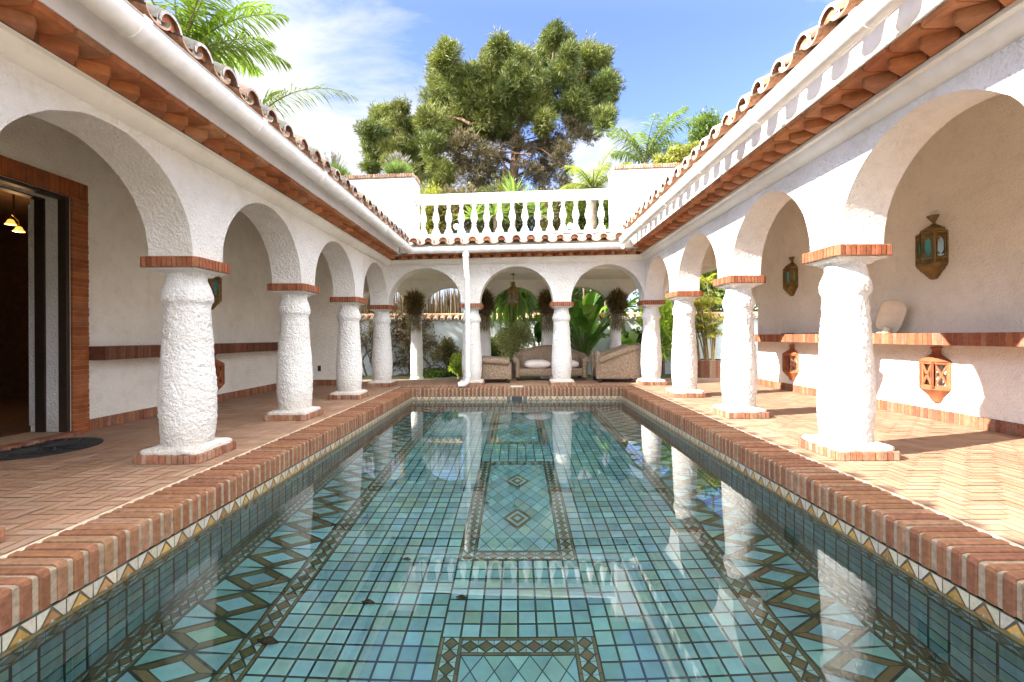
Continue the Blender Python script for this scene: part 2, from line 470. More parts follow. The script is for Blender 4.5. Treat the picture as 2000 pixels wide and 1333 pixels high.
def coping():
    b = MB(); mort = (0.30, 0.235, 0.165)
    pal = [(0.20, 0.088, 0.044), (0.225, 0.104, 0.053), (0.185, 0.076, 0.040), (0.24, 0.128, 0.073), (0.215, 0.096, 0.048)]
    def unit_(org, along, inward, w, col, lift, zb=-0.185):
        """one brick on edge, nose rounded over the pool"""
        a0 = Vector(org); t = Vector(along); n = Vector(inward)
        prof = [(-CW, -0.02), (-CW, 0.012+lift), (-0.03, 0.012+lift), (-0.01, 0.004+lift), (0.0+lift*0.6, -0.02), (0.0+lift*0.6, zb)]
        bv = min(0.008, w*0.2)
        rows = []
        for s, inn in ((0, 0.006), (bv, 0), (w-bv, 0), (w, 0.006)):
            rows.append([a0+t*s+n*(p-inn if q > 3 else p)+Vector((0, 0, z-(inn if 0 < q < 5 else 0))) for q, (p, z) in enumerate(prof)])
        b.grid(rows, col)
        b.poly(list(reversed(rows[0])), col); b.poly(rows[-1], col)
    def run(p0, p1, inward, n):
        p0, p1 = Vector(p0), Vector(p1); L = (p1-p0).length; t = (p1-p0)/L; step = L/n
        for k in range(n):
            w = step*random.uniform(0.60, 0.70); o = (step-w)/2+random.uniform(-0.004, 0.004)
            unit_(p0+t*(k*step+o), t, inward, w, jit(random.choice(pal), 0.10), random.uniform(-0.004, 0.005))
        unit_(p0, t, inward, L, mort, -0.014)
    n = 108
    run((-PX, PY0, 0), (-PX, PY1, 0), (1, 0, 0), n)
    run((PX, PY1, 0), (PX, PY0, 0), (-1, 0, 0), n)
    run((-PX-CW, PY1, 0), (PX+CW, PY1, 0), (0, -1, 0), 60)
    run((PX+CW, PY0, 0), (-PX-CW, PY0, 0), (0, 1, 0), 60)
    # pale joint between coping and deck
    jc = (0.60, 0.48, 0.35); O = PX+CW
    for (a, c, d, e) in ((-O-0.05, -O, PY0, PY1+CW), (O, O+0.05, PY0, PY1+CW), (-O-0.05, O+0.05, PY1+CW, PY1+CW+0.05)):
        b.poly([(a, d, 0.003), (c, d, 0.003), (c, e, 0.003), (a, e, 0.003)], jc)
    structure(b.build('pool_coping', M['coping']))
coping()

TEAL = [(0.100, 0.228, 0.248), (0.118, 0.258, 0.276), (0.090, 0.212, 0.228), (0.130, 0.272, 0.290), (0.106, 0.232, 0.232), (0.096, 0.212, 0.244), (0.126, 0.236, 0.212)]
OLIVE = [(0.062, 0.062, 0.024), (0.078, 0.072, 0.030), (0.050, 0.056, 0.022), (0.088, 0.068, 0.034)]
GROUT = (0.006, 0.020, 0.017)
LIGHT = [(0.15, 0.26, 0.26), (0.13, 0.235, 0.245)]
class Plane:
    def __init__(s, o, u, v): s.o, s.u, s.v = Vector(o), Vector(u), Vector(v); s.n = s.u.cross(s.v).normalized(); s.b = MB()
    def pt(s, a, c, h): return tuple(s.o+s.u*a+s.v*c+s.n*h)
    def poly(s, pts, col, h=0.002): s.b.poly([s.pt(a, c, h) for a, c in pts], col)
    def rect(s, a0, a1, c0, c1, col, h=0.002): s.poly([(a0, c0), (a1, c0), (a1, c1), (a0, c1)], col, h)
    def tiles(s, a0, a1, c0, c1, size=0.13, g=0.0078):
        na = max(1, round((a1-a0)/size)); nc = max(1, round((c1-c0)/size)); wa = (a1-a0)/na; wc = (c1-c0)/nc
        for i in range(na):
            for j in range(nc):
                s.rect(a0+i*wa+g, a0+(i+1)*wa-g, c0+j*wc+g, c0+(j+1)*wc-g, jit(random.choice(TEAL), 0.15))
    def chain(s, a0, a1, c0, c1, along='a', pale=True):
        """a band of olive diamonds between olive edge lines"""
        if along == 'c':
            P = lambda x, y: (y, x); L0, L1, w0, w1 = c0, c1, a0, a1
        else:
            P = lambda x, y: (x, y); L0, L1, w0, w1 = a0, a1, c0, c1
        def pl(pts, col):
            q = [P(x, y) for x, y in pts]
            if along == 'c': q.reverse()
            s.poly(q, col)
        w = w1-w0; e = w*0.16
        for (y0, y1) in ((w0, w0+e), (w1-e, w1)):
            nn = max(1, round((L1-L0)/(w*1.0)))
            for k in range(nn):
                x0 = L0+(L1-L0)*k/nn; x1 = L0+(L1-L0)*(k+1)/nn
                pl([(x0+.003, y0+.003), (x1-.003, y0+.003), (x1-.003, y1-.003), (x0+.003, y1-.003)], jit(random.choice(OLIVE), .15))
        iw = w-2*e; n = max(1, round((L1-L0)/iw)); st = (L1-L0)/n; ym = (w0+w1)/2; h = iw/2; g = 0.006
        for k in range(n):
            xm = L0+(k+.5)*st; hx = st/2
            pl([(xm-hx+g*1.5, ym), (xm, ym-h+g*1.5), (xm+hx-g*1.5, ym), (xm, ym+h-g*1.5)], jit(random.choice(OLIVE), .2))
            for sx in (-1, 1):
                for sy in (-1, 1):
                    t = [(xm+sx*g*.9, ym+sy*(h-g*.3)), (xm+sx*(hx-.002), ym+sy*(h-g*.3)), (xm+sx*(hx-.002), ym+sy*g*1.6)]
                    if sx*sy > 0: t.reverse()
                    pl(t, jit(random.choice(LIGHT if pale else TEAL), .15))
    def bigdia(s, a0, a1, c0, c1):
        """large olive lozenges and teal triangles, running along a"""
        w = c1-c0; n = max(1, round((a1-a0)/0.30)); st = (a1-a0)/n; g = 0.008; cm = (c0+c1)/2
        for k in range(n):
            x0 = a0+k*st; x1 = x0+st; xm = (x0+x1)/2; q = st*.27
            V4 = [(x0+.006, cm), (xm, c0+.006), (x1-.006, cm), (xm, c1-.006)]; f = .60
            lerp = lambda p, q_, u: (p[0]+(q_[0]-p[0])*u, p[1]+(q_[1]-p[1])*u); ctr = (xm, cm)
            for i in range(4):
                p, r = V4[i], V4[(i+1) % 4]
                o1, o2 = lerp(p, r, .035), lerp(p, r, .965); i1, i2 = lerp(ctr, o1, f), lerp(ctr, o2, f)
                o1, o2 = lerp(ctr, o1, .955), lerp(ctr, o2, .955)
                s.poly([o1, o2, i2, i1], jit(random.choice(OLIVE), .22))
                cor = ((x0 if i in (0, 3) else x1), (c0 if i in (0, 1) else c1)); g1, g2 = lerp(p, cor, .09), lerp(r, cor, .09)
                m = lerp(g1, g2, .5); g1, g2 = lerp(m, g1, .9), lerp(m, g2, .9); cc = lerp(cor, m, .06)
                s.poly([g1, cc, g2], jit(random.choice(TEAL), .2))
            s.poly([lerp(ctr, v, f*.9) for v in V4], jit(random.choice(TEAL), .2), .0035)
    def lattice(s, a0, a1, c0, c1, nx, ny):
        """diagonal tiles clipped to a rectangle"""
        wa = (a1-a0)/nx; wc = (c1-c0)/ny; g = 0.94
        for i in range(0, 2*nx+1):
            for j in range(0, 2*ny+1):
                if (i+j) % 2 == 0: continue
                cx, cy = a0+i*wa/2, c0+j*wc/2
                pts = [(cx-wa/2*g, cy), (cx, cy-wc/2*g), (cx+wa/2*g, cy), (cx, cy+wc/2*g)]
                q = clip(pts, a0+.006, a1-.006, c0+.006, c1-.006)
                if len(q) > 2: s.poly(q, jit(random.choice(TEAL), .14))
    def medal(s, cx, cy, r, ry):
        for k, (f, c) in enumerate(((1, OLIVE[0]), (.74, LIGHT[0]), (.52, OLIVE[1]), (.25, TEAL[3]))):
            s.poly([(cx-r*f, cy), (cx, cy-ry*f), (cx+r*f, cy), (cx, cy+ry*f)], c, 0.004+0.002*k)
def clip(pts, x0, x1, y0, y1):
    for ax, lim, sg in ((0, x0, 1), (0, x1, -1), (1, y0, 1), (1, y1, -1)):
        out = []
        for i in range(len(pts)):
            p, q = pts[i-1], pts[i]
            ip, iq = (p[ax]-lim)*sg >= 0, (q[ax]-lim)*sg >= 0
            if ip != iq:
                t = (lim-p[ax])/(q[ax]-p[ax]); out.append((p[0]+(q[0]-p[0])*t, p[1]+(q[1]-p[1])*t))
            if iq: out.append(q)
        pts = out
        if not pts: break
    return pts

def pool():
    F = Plane((0, 0, ZF), (1, 0, 0), (0, 1, 0))
    F.rect(-PX, PX, PY0, PY1, GROUT, 0)
    B0, B1, B2 = 2.31, 1.78, 1.62
    L0, L1 = PY0+.12, PY1-.12
    # borders along both long sides and the ends
    for sg in (-1, 1):
        r = lambda a, c: (min(sg*a, sg*c), max(sg*a, sg*c))
        F.chain(*r(PX, B0), PY0, PY1, 'c'); F.chain(*r(B1, B2), PY0, PY1, 'c')
        a, c = r(B0, B1)
        S = Plane((0, 0, ZF), (0, 1, 0), (-1, 0, 0))    # same plane, a runs along the pool
        S.bigdia(PY0, PY1, -c, -a); F.b.v_off = 0
        base = len(F.b.v); F.b.v += S.b.v; F.b.f += [tuple(i+base for i in f) for f in S.b.f]; F.b.c += S.b.c; F.b.m += S.b.m
    rugs = [(0.40, 3.03), (3.90, 6.40), (7.28, 9.80)]
    xo, xi = 0.51, 0.365
    F.tiles(-B2, -xo, PY0, PY1); F.tiles(xo, B2, PY0, PY1)
    prev = PY0
    for (y0, y1) in rugs:
        y0c = max(y0, PY0)
        if y0c > prev: F.tiles(-xo, xo, prev, y0c)
        prev = y1; bw = xo-xi
        F.chain(-xo, -xi, y0c, y1, 'c'); F.chain(xi, xo, y0c, y1, 'c')
        F.chain(-xi, xi, y1-bw, y1)
        if y0 > PY0: F.chain(-xi, xi, y0, y0+bw); y0c = y0+bw
        F.lattice(-xi, xi, y0c, y1-bw, 5, max(3, round((y1-bw-y0c)/0.235)))
        for ym in ((y0+y1)/2-.5, (y0+y1)/2+.5): F.medal(0, ym, .155, .225)
    F.tiles(-xo, xo, prev, PY1)
    structure(F.b.build('pool_floor', M['pooltile']))
    Wb = MB()
    def wall(o, u, L):
        P = Plane(o, u, (0, 0, 1))
        P.rect(0, L, ZF, -0.187, GROUT, 0)
        P.chain(0, L, -0.50, -0.345); P.tiles(0, L, -1.165, -0.50); P.chain(0, L, ZF, -1.165)
        base = len(Wb.v); Wb.v.extend(P.b.v); Wb.f.extend([tuple(i+base for i in f) for f in P.b.f]); Wb.c.extend(P.b.c); Wb.m.extend(P.b.m)
    wall((-PX, PY1, 0), (0, -1, 0), PY1-PY0) if False else wall((-PX, PY0, 0), (0, 1, 0), PY1-PY0)
    wall((PX, PY1, 0), (0, -1, 0), PY1-PY0)
    wall((-PX, PY1, 0), (1, 0, 0), 2*PX)
    wall((PX, PY0, 0), (-1, 0, 0), 2*PX)
    structure(Wb.build('pool_wall', M['pooltile']))
    # hand painted waterline band
    Bb = MB()
    WH = [(0.43, 0.40, 0.32), (0.40, 0.38, 0.33), (0.45, 0.41, 0.32)]; YE = [(0.38, 0.22, 0.065), (0.42, 0.26, 0.08), (0.32, 0.165, 0.065)]; DK = (0.10, 0.09, 0.06); BL = (0.30, 0.38, 0.36)
    def band(o, u, L, gap=None):
        P = Plane(o, u, (0, 0, 1)); n = round(L/0.155); st = L/n; z1, z0 = -0.19, -0.335; zc = -0.295
        P.rect(0, L, z0, z1, DK, 0.004)
        P.rect(0, L, z0, zc-.002, jit(YE[1], .1), 0.006)
        for k in range(n):
            a = k*st; m = a+st/2
            if gap and gap[0]-.02 < m < gap[1]+.02: continue
            P.poly([(a+.004, z1), (m-.004, zc+.010), (a+.004, zc+.010)][::-1] if False else [(a+.003, z1-.004), (a+.003, zc+.004), (m-.006, z1-.004)], jit(random.choice(WH), .1), 0.007)
            P.poly([(m+.006, z1-.004), (a+st-.003, zc+.004), (a+st-.003, z1-.004)], jit(random.choice(WH), .1), 0.007)
            P.poly([(a+.010, zc+.002), (a+st-.010, zc+.002), (m, z1-.020)], jit(random.choice(YE), .2), 0.007)
            P.poly([(m-.022, zc+.004), (m+.022, zc+.004), (m, zc+.040)], BL, 0.009)
        base = len(Bb.v); Bb.v.extend(P.b.v); Bb.f.extend([tuple(i+base for i in f) for f in P.b.f]); Bb.c.extend(P.b.c); Bb.m.extend(P.b.m)
    band((-PX, PY0, 0), (0, 1, 0), PY1-PY0); band((PX, PY1, 0), (0, -1, 0), PY1-PY0)
    band((-PX, PY1, 0), (1, 0, 0), 2*PX, (PX-.14, PX+.14)); band((PX, PY0, 0), (-1, 0, 0), 2*PX)
    structure(Bb.build('waterline_tile_band', M['bandtile']))
    w = MB(); nx, ny = 40, 80
    w.poly([(-PX+.0, PY0, ZW), (PX, PY0, ZW), (PX, PY1, ZW), (-PX, PY1, ZW)])
    structure(w.build('water', M['water']))
    # skimmer in the far wall
    t = thing('pool_skimmer', 'small dark skimmer mouth in the far wall of the pool under a pale cover', 'pool skimmer', (0, PY1, -0.19))
    s = MB(); s.box(-.13, .13, PY1-.020, PY1-.004, -.335, -.19, (0.01, 0.012, 0.012)); s.build('mouth', M['greyplastic'], t)
    for (a, c) in ((-.142, -.13), (.13, .142)):
        s = MB(); s.box(a, c, PY1-.028, PY1-.003, -.335, -.19); s.build('jamb', M['lampplastic'], t)
    s = MB(); s.box(-.15, .15, PY1+.06, PY1+.32, .014, .030, bev=.006); s.build('cover', M['lampplastic'], t)
pool()

# drowned leaves on the pool floor
for k, (x, y, r, lab) in enumerate(((-1.62, 2.95, .075, 'largest dark leaf lying on the pool floor near the left front'), (-0.95, 3.9, .04, 'small dark leaf on plain tiles left of the tiled rug'),
        (-0.34, 5.0, .035, 'tiny dark leaf on the lattice of the tiled rug'), (-0.42, 3.42, .045, 'thin dark leaf between the two nearest tiled rugs'), (-1.1, 3.35, .05, 'curled dark leaf on the pool floor below the baluster reflections'))):
    b = MB(); n = 7; pts = []
    for i in range(n):
        a = i/(n-1); pts.append([(x-r+2*r*a, y-r*.45*sin(PI*a)-r*.2*a, ZF+.012+.012*sin(PI*a)), (x-r+2*r*a, y+r*.1-r*.2*a, ZF+.02), (x-r+2*r*a, y+r*.45*sin(PI*a)-r*.2*a, ZF+.012+.02*sin(PI*a))])
    b.grid(pts, (0.02, 0.016, 0.008), flip=False)
    tag(b.build('fallen_leaf', M['drystem'], smooth=60), lab, 'leaf', 'dead leaves on the pool floor')

# ================================================================== columns
from mathutils import noise as mnoise
COLS = [2.41, 4.64, 6.87, 9.10, 11.33]; CX = 3.35; BAY = 2.23
def shaft_mesh(prof, name, n=72, amp=0.011, seed=0.0, mat=None):
    # resample the profile densely and roughen it like hand-thrown stucco
    zs = [p[1] for p in prof]; rs = [p[0] for p in prof]
    Z = np.arange(zs[0], zs[-1]+1e-6, 0.015); R = np.interp(Z, zs, rs)
    k = np.array([.25, .5, .25]); R2 = np.convolve(np.pad(R, 1, mode='edge'), k, 'valid')
    b = MB(); rows = []
    for z, r in zip(Z, R2):
        row = []
        for i in range(n+1):
            a = 2*PI*(i % n)/n
            p = Vector((r*cos(a), r*sin(a), z+seed))
            d = mnoise.noise(p*4)*amp*0.7 + mnoise.noise(p*19)*amp*0.75 + mnoise.noise(p*43)*amp*1.0
            row.append(((r+d)*cos(a), (r+d)*sin(a), z))
        rows.append(row)
    b.grid(rows, flip=True)
    return b.build(name, mat or M['stucco_rough'], smooth=180, weld=True)

PROF = [(0.272, 0.10), (0.272, 0.16), (0.283, 0.25), (0.298, 0.40), (0.303, 0.55), (0.296, 0.75), (0.279, 0.98), (0.260, 1.20), (0.243, 1.42), (0.235, 1.545),
        (0.242, 1.57), (0.268, 1.60), (0.276, 1.64), (0.268, 1.69), (0.240, 1.75), (0.220, 1.80), (0.212, 1.86), (0.213, 1.91)]
def brick_slab(b, hw, hd, z0, z1, ch, pal, w=0.058, mort=(0.42, 0.33, 0.24), fill=None):
    """a slab whose edge is a row of bricks on end; ch = chamfer of the corners"""
    corners = [(-hw+ch, -hd), (hw-ch, -hd), (hw, -hd+ch), (hw, hd-ch), (hw-ch, hd), (-hw+ch, hd), (-hw, hd-ch), (-hw, -hd+ch)]
    inner = [(x*(1-.012/hw), y*(1-.012/hd)) for x, y in corners]
    b.poly([(x, y, z1-.006) for x, y in inner], fill or mort); b.poly([(x, y, z0+.003) for x, y in reversed(inner)], fill or mort)
    for i in range(8):
        p, q = Vector((*corners[i], 0)), Vector((*corners[(i+1) % 8], 0)); L = (q-p).length
        if L < 1e-4: continue
        ip, iq = inner[i], inner[(i+1) % 8]
        b.poly([(*ip, z0+.003), (*iq, z0+.003), (*iq, z1-.006), (*ip, z1-.006)], mort)
        t = (q-p)/L; nr = Vector((t.y, -t.x, 0)); n = max(1, round(L/w)); st = L/n
        for k in range(n):
            o = random.uniform(-.003, .003); g = .0045
            a, c = p+t*(k*st+g)+nr*o, p+t*((k+1)*st-g)+nr*o; d = -nr*0.11; e = .005; up = Vector((0, 0, 1))
            col = jit(random.choice(pal), .18)
            for rows in ([(a+d, z0), (a-nr*.0, z0+e), (a, z1-e), (a-nr*e, z1), (a+d, z1)],):
                A = [x+up*z for x, z in rows]; C = [x+(c-a)+up*z for x, z in rows]
                b.grid([A, C], col); b.poly(A, col); b.poly(C[::-1], col)
CAPPAL = [(0.27, 0.085, 0.038), (0.31, 0.105, 0.048), (0.25, 0.075, 0.034), (0.30, 0.115, 0.058)]
PLPAL = [(0.28, 0.125, 0.07), (0.31, 0.16, 0.10), (0.24, 0.095, 0.055), (0.34, 0.20, 0.13)]

def make_column(label):
    t = thing('column', label, 'column', (0, 0, 0), 'white stucco columns of the pool arcade')
    b = MB(); brick_slab(b, .31, .31, 0, .085, 0.02, PLPAL); b.build('brick_plinth', M['brick'], t)
    # lumpy stucco pad over the plinth
    b = MB(); n = 56; rows = []
    for (f, z) in ((1.0, .086), (1.0, .112), (.97, .124), (.85, .13), (.6, .15)):
        row = []
        for i in range(n+1):
            a = 2*PI*(i % n)/n; m = max(abs(cos(a)), abs(sin(a))); r = .285/m*f if f > .7 else .285*f*1.3
            r = min(r, .285*f*1.36)
            d = mnoise.noise(Vector((cos(a)*3, sin(a)*3, f*2)))*.018+mnoise.noise(Vector((cos(a)*11, sin(a)*11, f*9)))*.010
            row.append(((r+d)*cos(a), (r+d)*sin(a), z+d*.5))
        rows.append(row)
    b.grid(rows, flip=True); b.build('stucco_pad', M['stucco_rough'], t, smooth=70, weld=True)
    s = shaft_mesh([(r*.815, z) for r, z in PROF], 'shaft', 120, .0095); s.parent = t; s.location = (0, 0, 0)
    b = MB(); brick_slab(b, .285, .285, 1.925, 2.03, 0.045, CAPPAL, w=.05); 
    cap = b.build('brick_capital', M['brick'], t)
    b = MB(); b.lathe([(.165, 1.865), (.19, 1.89), (.255, 1.908), (.268, 1.924)], 4, ph=PI/4, sx=1.30, sy=1.30); b.build('capital_underside', M['stucco_rough'], t)
    return t
def copy_tree(o, parent=None):
    c = o.copy(); COL.objects.link(c)
    if parent is not None: c.parent = parent; c.matrix_parent_inverse = o.matrix_parent_inverse
    for ch in list(o.children): copy_tree(ch, c)
    return c

col0 = make_column('x')
spots = [(-CX, 2.41, 'white stucco column on the left of which only a corner of the brick plinth shows'),
         (-CX, 4.64, 'largest white stucco column on the shaded left side, in front of the doorway'),
         (-CX, 6.87, 'second white stucco column on the shaded left side, where the brick shelf ends'),
         (-CX, 9.10, 'third white stucco column on the shaded left side, just before the corner one'),
         (-CX, 11.33, 'white stucco corner column where the left arcade meets the far arcade'),
         (-1.117, 11.33, 'white stucco column of the far arcade just behind the white downpipe'),
         (1.117, 11.33, 'white stucco column of the far arcade standing in front of the wicker sofa'),
         (CX, 11.33, 'white stucco corner column at the far right, its upper half in shade'),
         (CX, 9.10, 'sunlit white stucco column on the right, between the green bush and the yellow palms'),
         (CX, 6.87, 'sunlit white stucco column on the right, hiding the end of the brick shelf'),
         (CX, 4.64, 'largest sunlit white stucco column, nearest on the right'),
         (CX, 2.41, 'white stucco column at the right edge, beside the camera and out of the light')]
for k, (x, y, lab) in enumerate(spots[:-1]):
    o = col0 if k == 0 else copy_tree(col0)
    o.location = (x, y, 0.0); o.scale = (1, 1, 1+0.006*x); o['label'] = lab
    o.rotation_euler = (0, 0, (k % 4)*PI/2)
o = copy_tree(col0); o.location = (CX, 2.41, 0); o.scale = (1, 1, 1.02); o['label'] = 'sunlit white stucco column at the right edge, nearest the viewer'

# ================================================================== arcade wings
FX, FY, TH = 3.14, 11.12, 0.43
Y_START = -2.6
SPR, RAD = 2.03, 0.893
def wmap(w):
    if w == 'left': return lambda s, d, z: (-(FX-d), s, z)
    if w == 'right': return lambda s, d, z: (FX-d, s, z)
    return lambda s, d, z: (s, FY-d, z)
def srange(w, d):
    return (-(FX-d), FX-d) if w == 'back' else (Y_START, FY-d)

def arch_wall(b, mp, piers, s0, s1, d0, d1, spr, r, ztop, zbase=None, ph=.22, seed=0):
    """piers: centres; arches span between neighbours. Open below the spring line."""
    def quad(a, c, e, f): b.poly([a, c, e, f])
    zb = spr if zbase is None else zbase
    segs = []
    ed = [s0]+[q for p in piers for q in (p-ph, p+ph)]+[s1]
    NA = 40
    def strip(sa, sb):
        for d, fl in ((d0, 0), (d1, 1)):
            q = [mp(sa, d, zb), mp(sb, d, zb), mp(sb, d, ztop), mp(sa, d, ztop)]
            b.poly(q[::-1] if fl else q)
        b.poly([mp(sa, d0, zb), mp(sa, d1, zb), mp(sb, d1, zb), mp(sb, d0, zb)])
        b.poly([mp(sa, d0, ztop), mp(sb, d0, ztop), mp(sb, d1, ztop), mp(sa, d1, ztop)])
    for i, p in enumerate(piers):
        a, c = max(p-ph, s0), min(p+ph, s1)
        if c-a > .001: strip(a, c)
        if zb < spr: pass
    for p, q in zip(piers[:-1], piers[1:]):
        a, c = p+ph, q-ph; m = (a+c)/2; rr = (c-a)/2
        pts = []
        for k in range(NA+1):
            t = PI-PI*k/NA
            j = (mnoise.noise(Vector((m*3+t*5, seed, 0)))*.008+mnoise.noise(Vector((m*7+t*19, seed, 3)))*.006) if 0 < k < NA else 0
            pts.append((m+(rr+j)*cos(t), spr+(rr+j)*sin(t)*(r/rr)))
        pts[0] = (a, spr); pts[-1] = (c, spr)
        for (u, v) in zip(pts[:-1], pts[1:]):
            b.poly([mp(u[0], d0, u[1]), mp(v[0], d0, v[1]), mp(v[0], d0, ztop), mp(u[0], d0, ztop)])
            b.poly([mp(u[0], d1, ztop), mp(v[0], d1, ztop), mp(v[0], d1, v[1]), mp(u[0], d1, u[1])])
            b.poly([mp(u[0], d0, u[1]), mp(u[0], d1, u[1]), mp(v[0], d1, v[1]), mp(v[0], d0, v[1])])
            b.poly([mp(u[0], d0, ztop), mp(v[0], d0, ztop), mp(v[0], d1, ztop), mp(u[0], d1, ztop)])

def sweep(b, w, prof, col=(1, 1, 1), closed=False, ends=True):
    mp = wmap(w); rows = []
    ks = (0, 1)
    P = [[mp(srange(w, d)[k], d, z) for d, z in prof] for k in ks]
    if closed: P = [r+[r[0]] for r in P]
    b.grid(P, col)
    if ends and closed:
        b.poly(P[0][:-1], col); b.poly(P[1][:-1][::-1], col)

TERR = [(0.40, 0.145, 0.055), (0.44, 0.17, 0.07), (0.36, 0.125, 0.05), (0.42, 0.19, 0.095), (0.38, 0.145, 0.06)]
def cornice(w, parent):
    lo, hi = MB(), MB()
    for bb, d1, ztop, ht, off in ((lo, COR[w][0]-.085, COR[w][1]-.044, .068, 0), (hi, COR[w][0], COR[w][1], .066, .125)):
        s0, s1 = srange(w, d1); n = int((s1-s0)/.25)
        for k in range(n+1):
            s = s1-.125-off-k*.25 if w != 'back' else s0+.10+off+k*.25
            if s < s0 or s > s1-.02: continue
            c = jit(random.choice(TERR), .18); mp = wmap(w); q = lambda e: random.uniform(-e, e)
            if bb is lo:
                zt, zb = COR[w][1]-.052+q(.002), COR[w][1]-.122+q(.003); dt = d1+q(.006); so = q(.006)
                T = [(-.118, .12), (-.112, .165), (-.014, dt-.004), (.0, dt), (.014, dt-.004), (.112, .165), (.118, .12)]
                up_ = [mp(s+so+x, y, zt) for x, y in T]; m1 = [mp(s+so+x, y, zb+.010) for x, y in T]; dn = [mp(s+so+x*.94, .12+(y-.12)*.95, zb) for x, y in T]
                bb.grid([dn, m1, up_], c); bb.poly(dn[::-1], jit(c, .05)); bb.poly(up_, c)
            else:
                zt, zb = COR[w][1]+q(.002), COR[w][1]-.050+q(.003); hw = .121; dt = d1+q(.006); e = .010
                T = [(-hw, .10), (-hw, dt-e*1.6), (-hw+e, dt-e*.3), (-hw+2.5*e, dt), (hw-2.5*e, dt), (hw-e, dt-e*.3), (hw, dt-e*1.6), (hw, .10)]
                rows = [[mp(s+x*k, .10+(y-.10)*k2, z) for x, y in T] for k, k2, z in ((.97, .96, zb), (1, 1, zb+.012), (1, 1, zt-.008), (.98, .975, zt))]
                bb.grid(rows, c); bb.poly(rows[0][::-1], jit(c, .05)); bb.poly(rows[-1], c)
    lo.build('dogtooth_course', M['terra'], parent, smooth=40, tilt=True)
    hi.build('brick_course', M['terra'], parent, smooth=40, tilt=True)
    b = MB()
    b2 = MB(); sweep(b2, w, [(.10, COR[w][1]-.044), (.164, COR[w][1]-.044), (.164, COR[w][1]-.124), (.10, COR[w][1]-.124)], (.16, .07, .035), True); b2.build('cornice_shade_strip', M['terra'], parent, tilt=True)  # brick-red backing, darkened so the gaps between the teeth look shaded

def gutter(w, parent, brk):
    b = MB(); mp = wmap(w); dc, zc, r = .705, 3.275+EAVE[w], .095; K = 1.35
    out = [(dc+r+.006, zc+.006), (dc+r+.010, zc+.002), (dc+r+.004, zc-.004)]+[(dc+r*cos(t), zc+K*r*sin(t)) for t in [-PI*k/14 for k in range(0, 15)]]
    inn = [(dc+(r-.006)*cos(t), zc+.004+K*(r-.006)*sin(t)) for t in [-PI*k/14 for k in range(14, -1, -1)]]
    sweep(b, w, out+inn, closed=True)
    g = b.build('gutter', M['upvc'], parent, smooth=50, tilt=True)
    for s in brk:
        b = MB(); R = r+.008
        P = []
        for ds in (-.035, -.034, .034, .035):
            RR = R if abs(ds) < .0345 else r
            P.append([mp(s+ds, dc+RR*cos(t), zc+.005+K*RR*sin(t)) for t in [.06-(PI+.12)*k/16 for k in range(17)]])
        b.grid(P)
        b.build('bracket', M['upvc'], g, smooth=45, tilt=True)
    return g

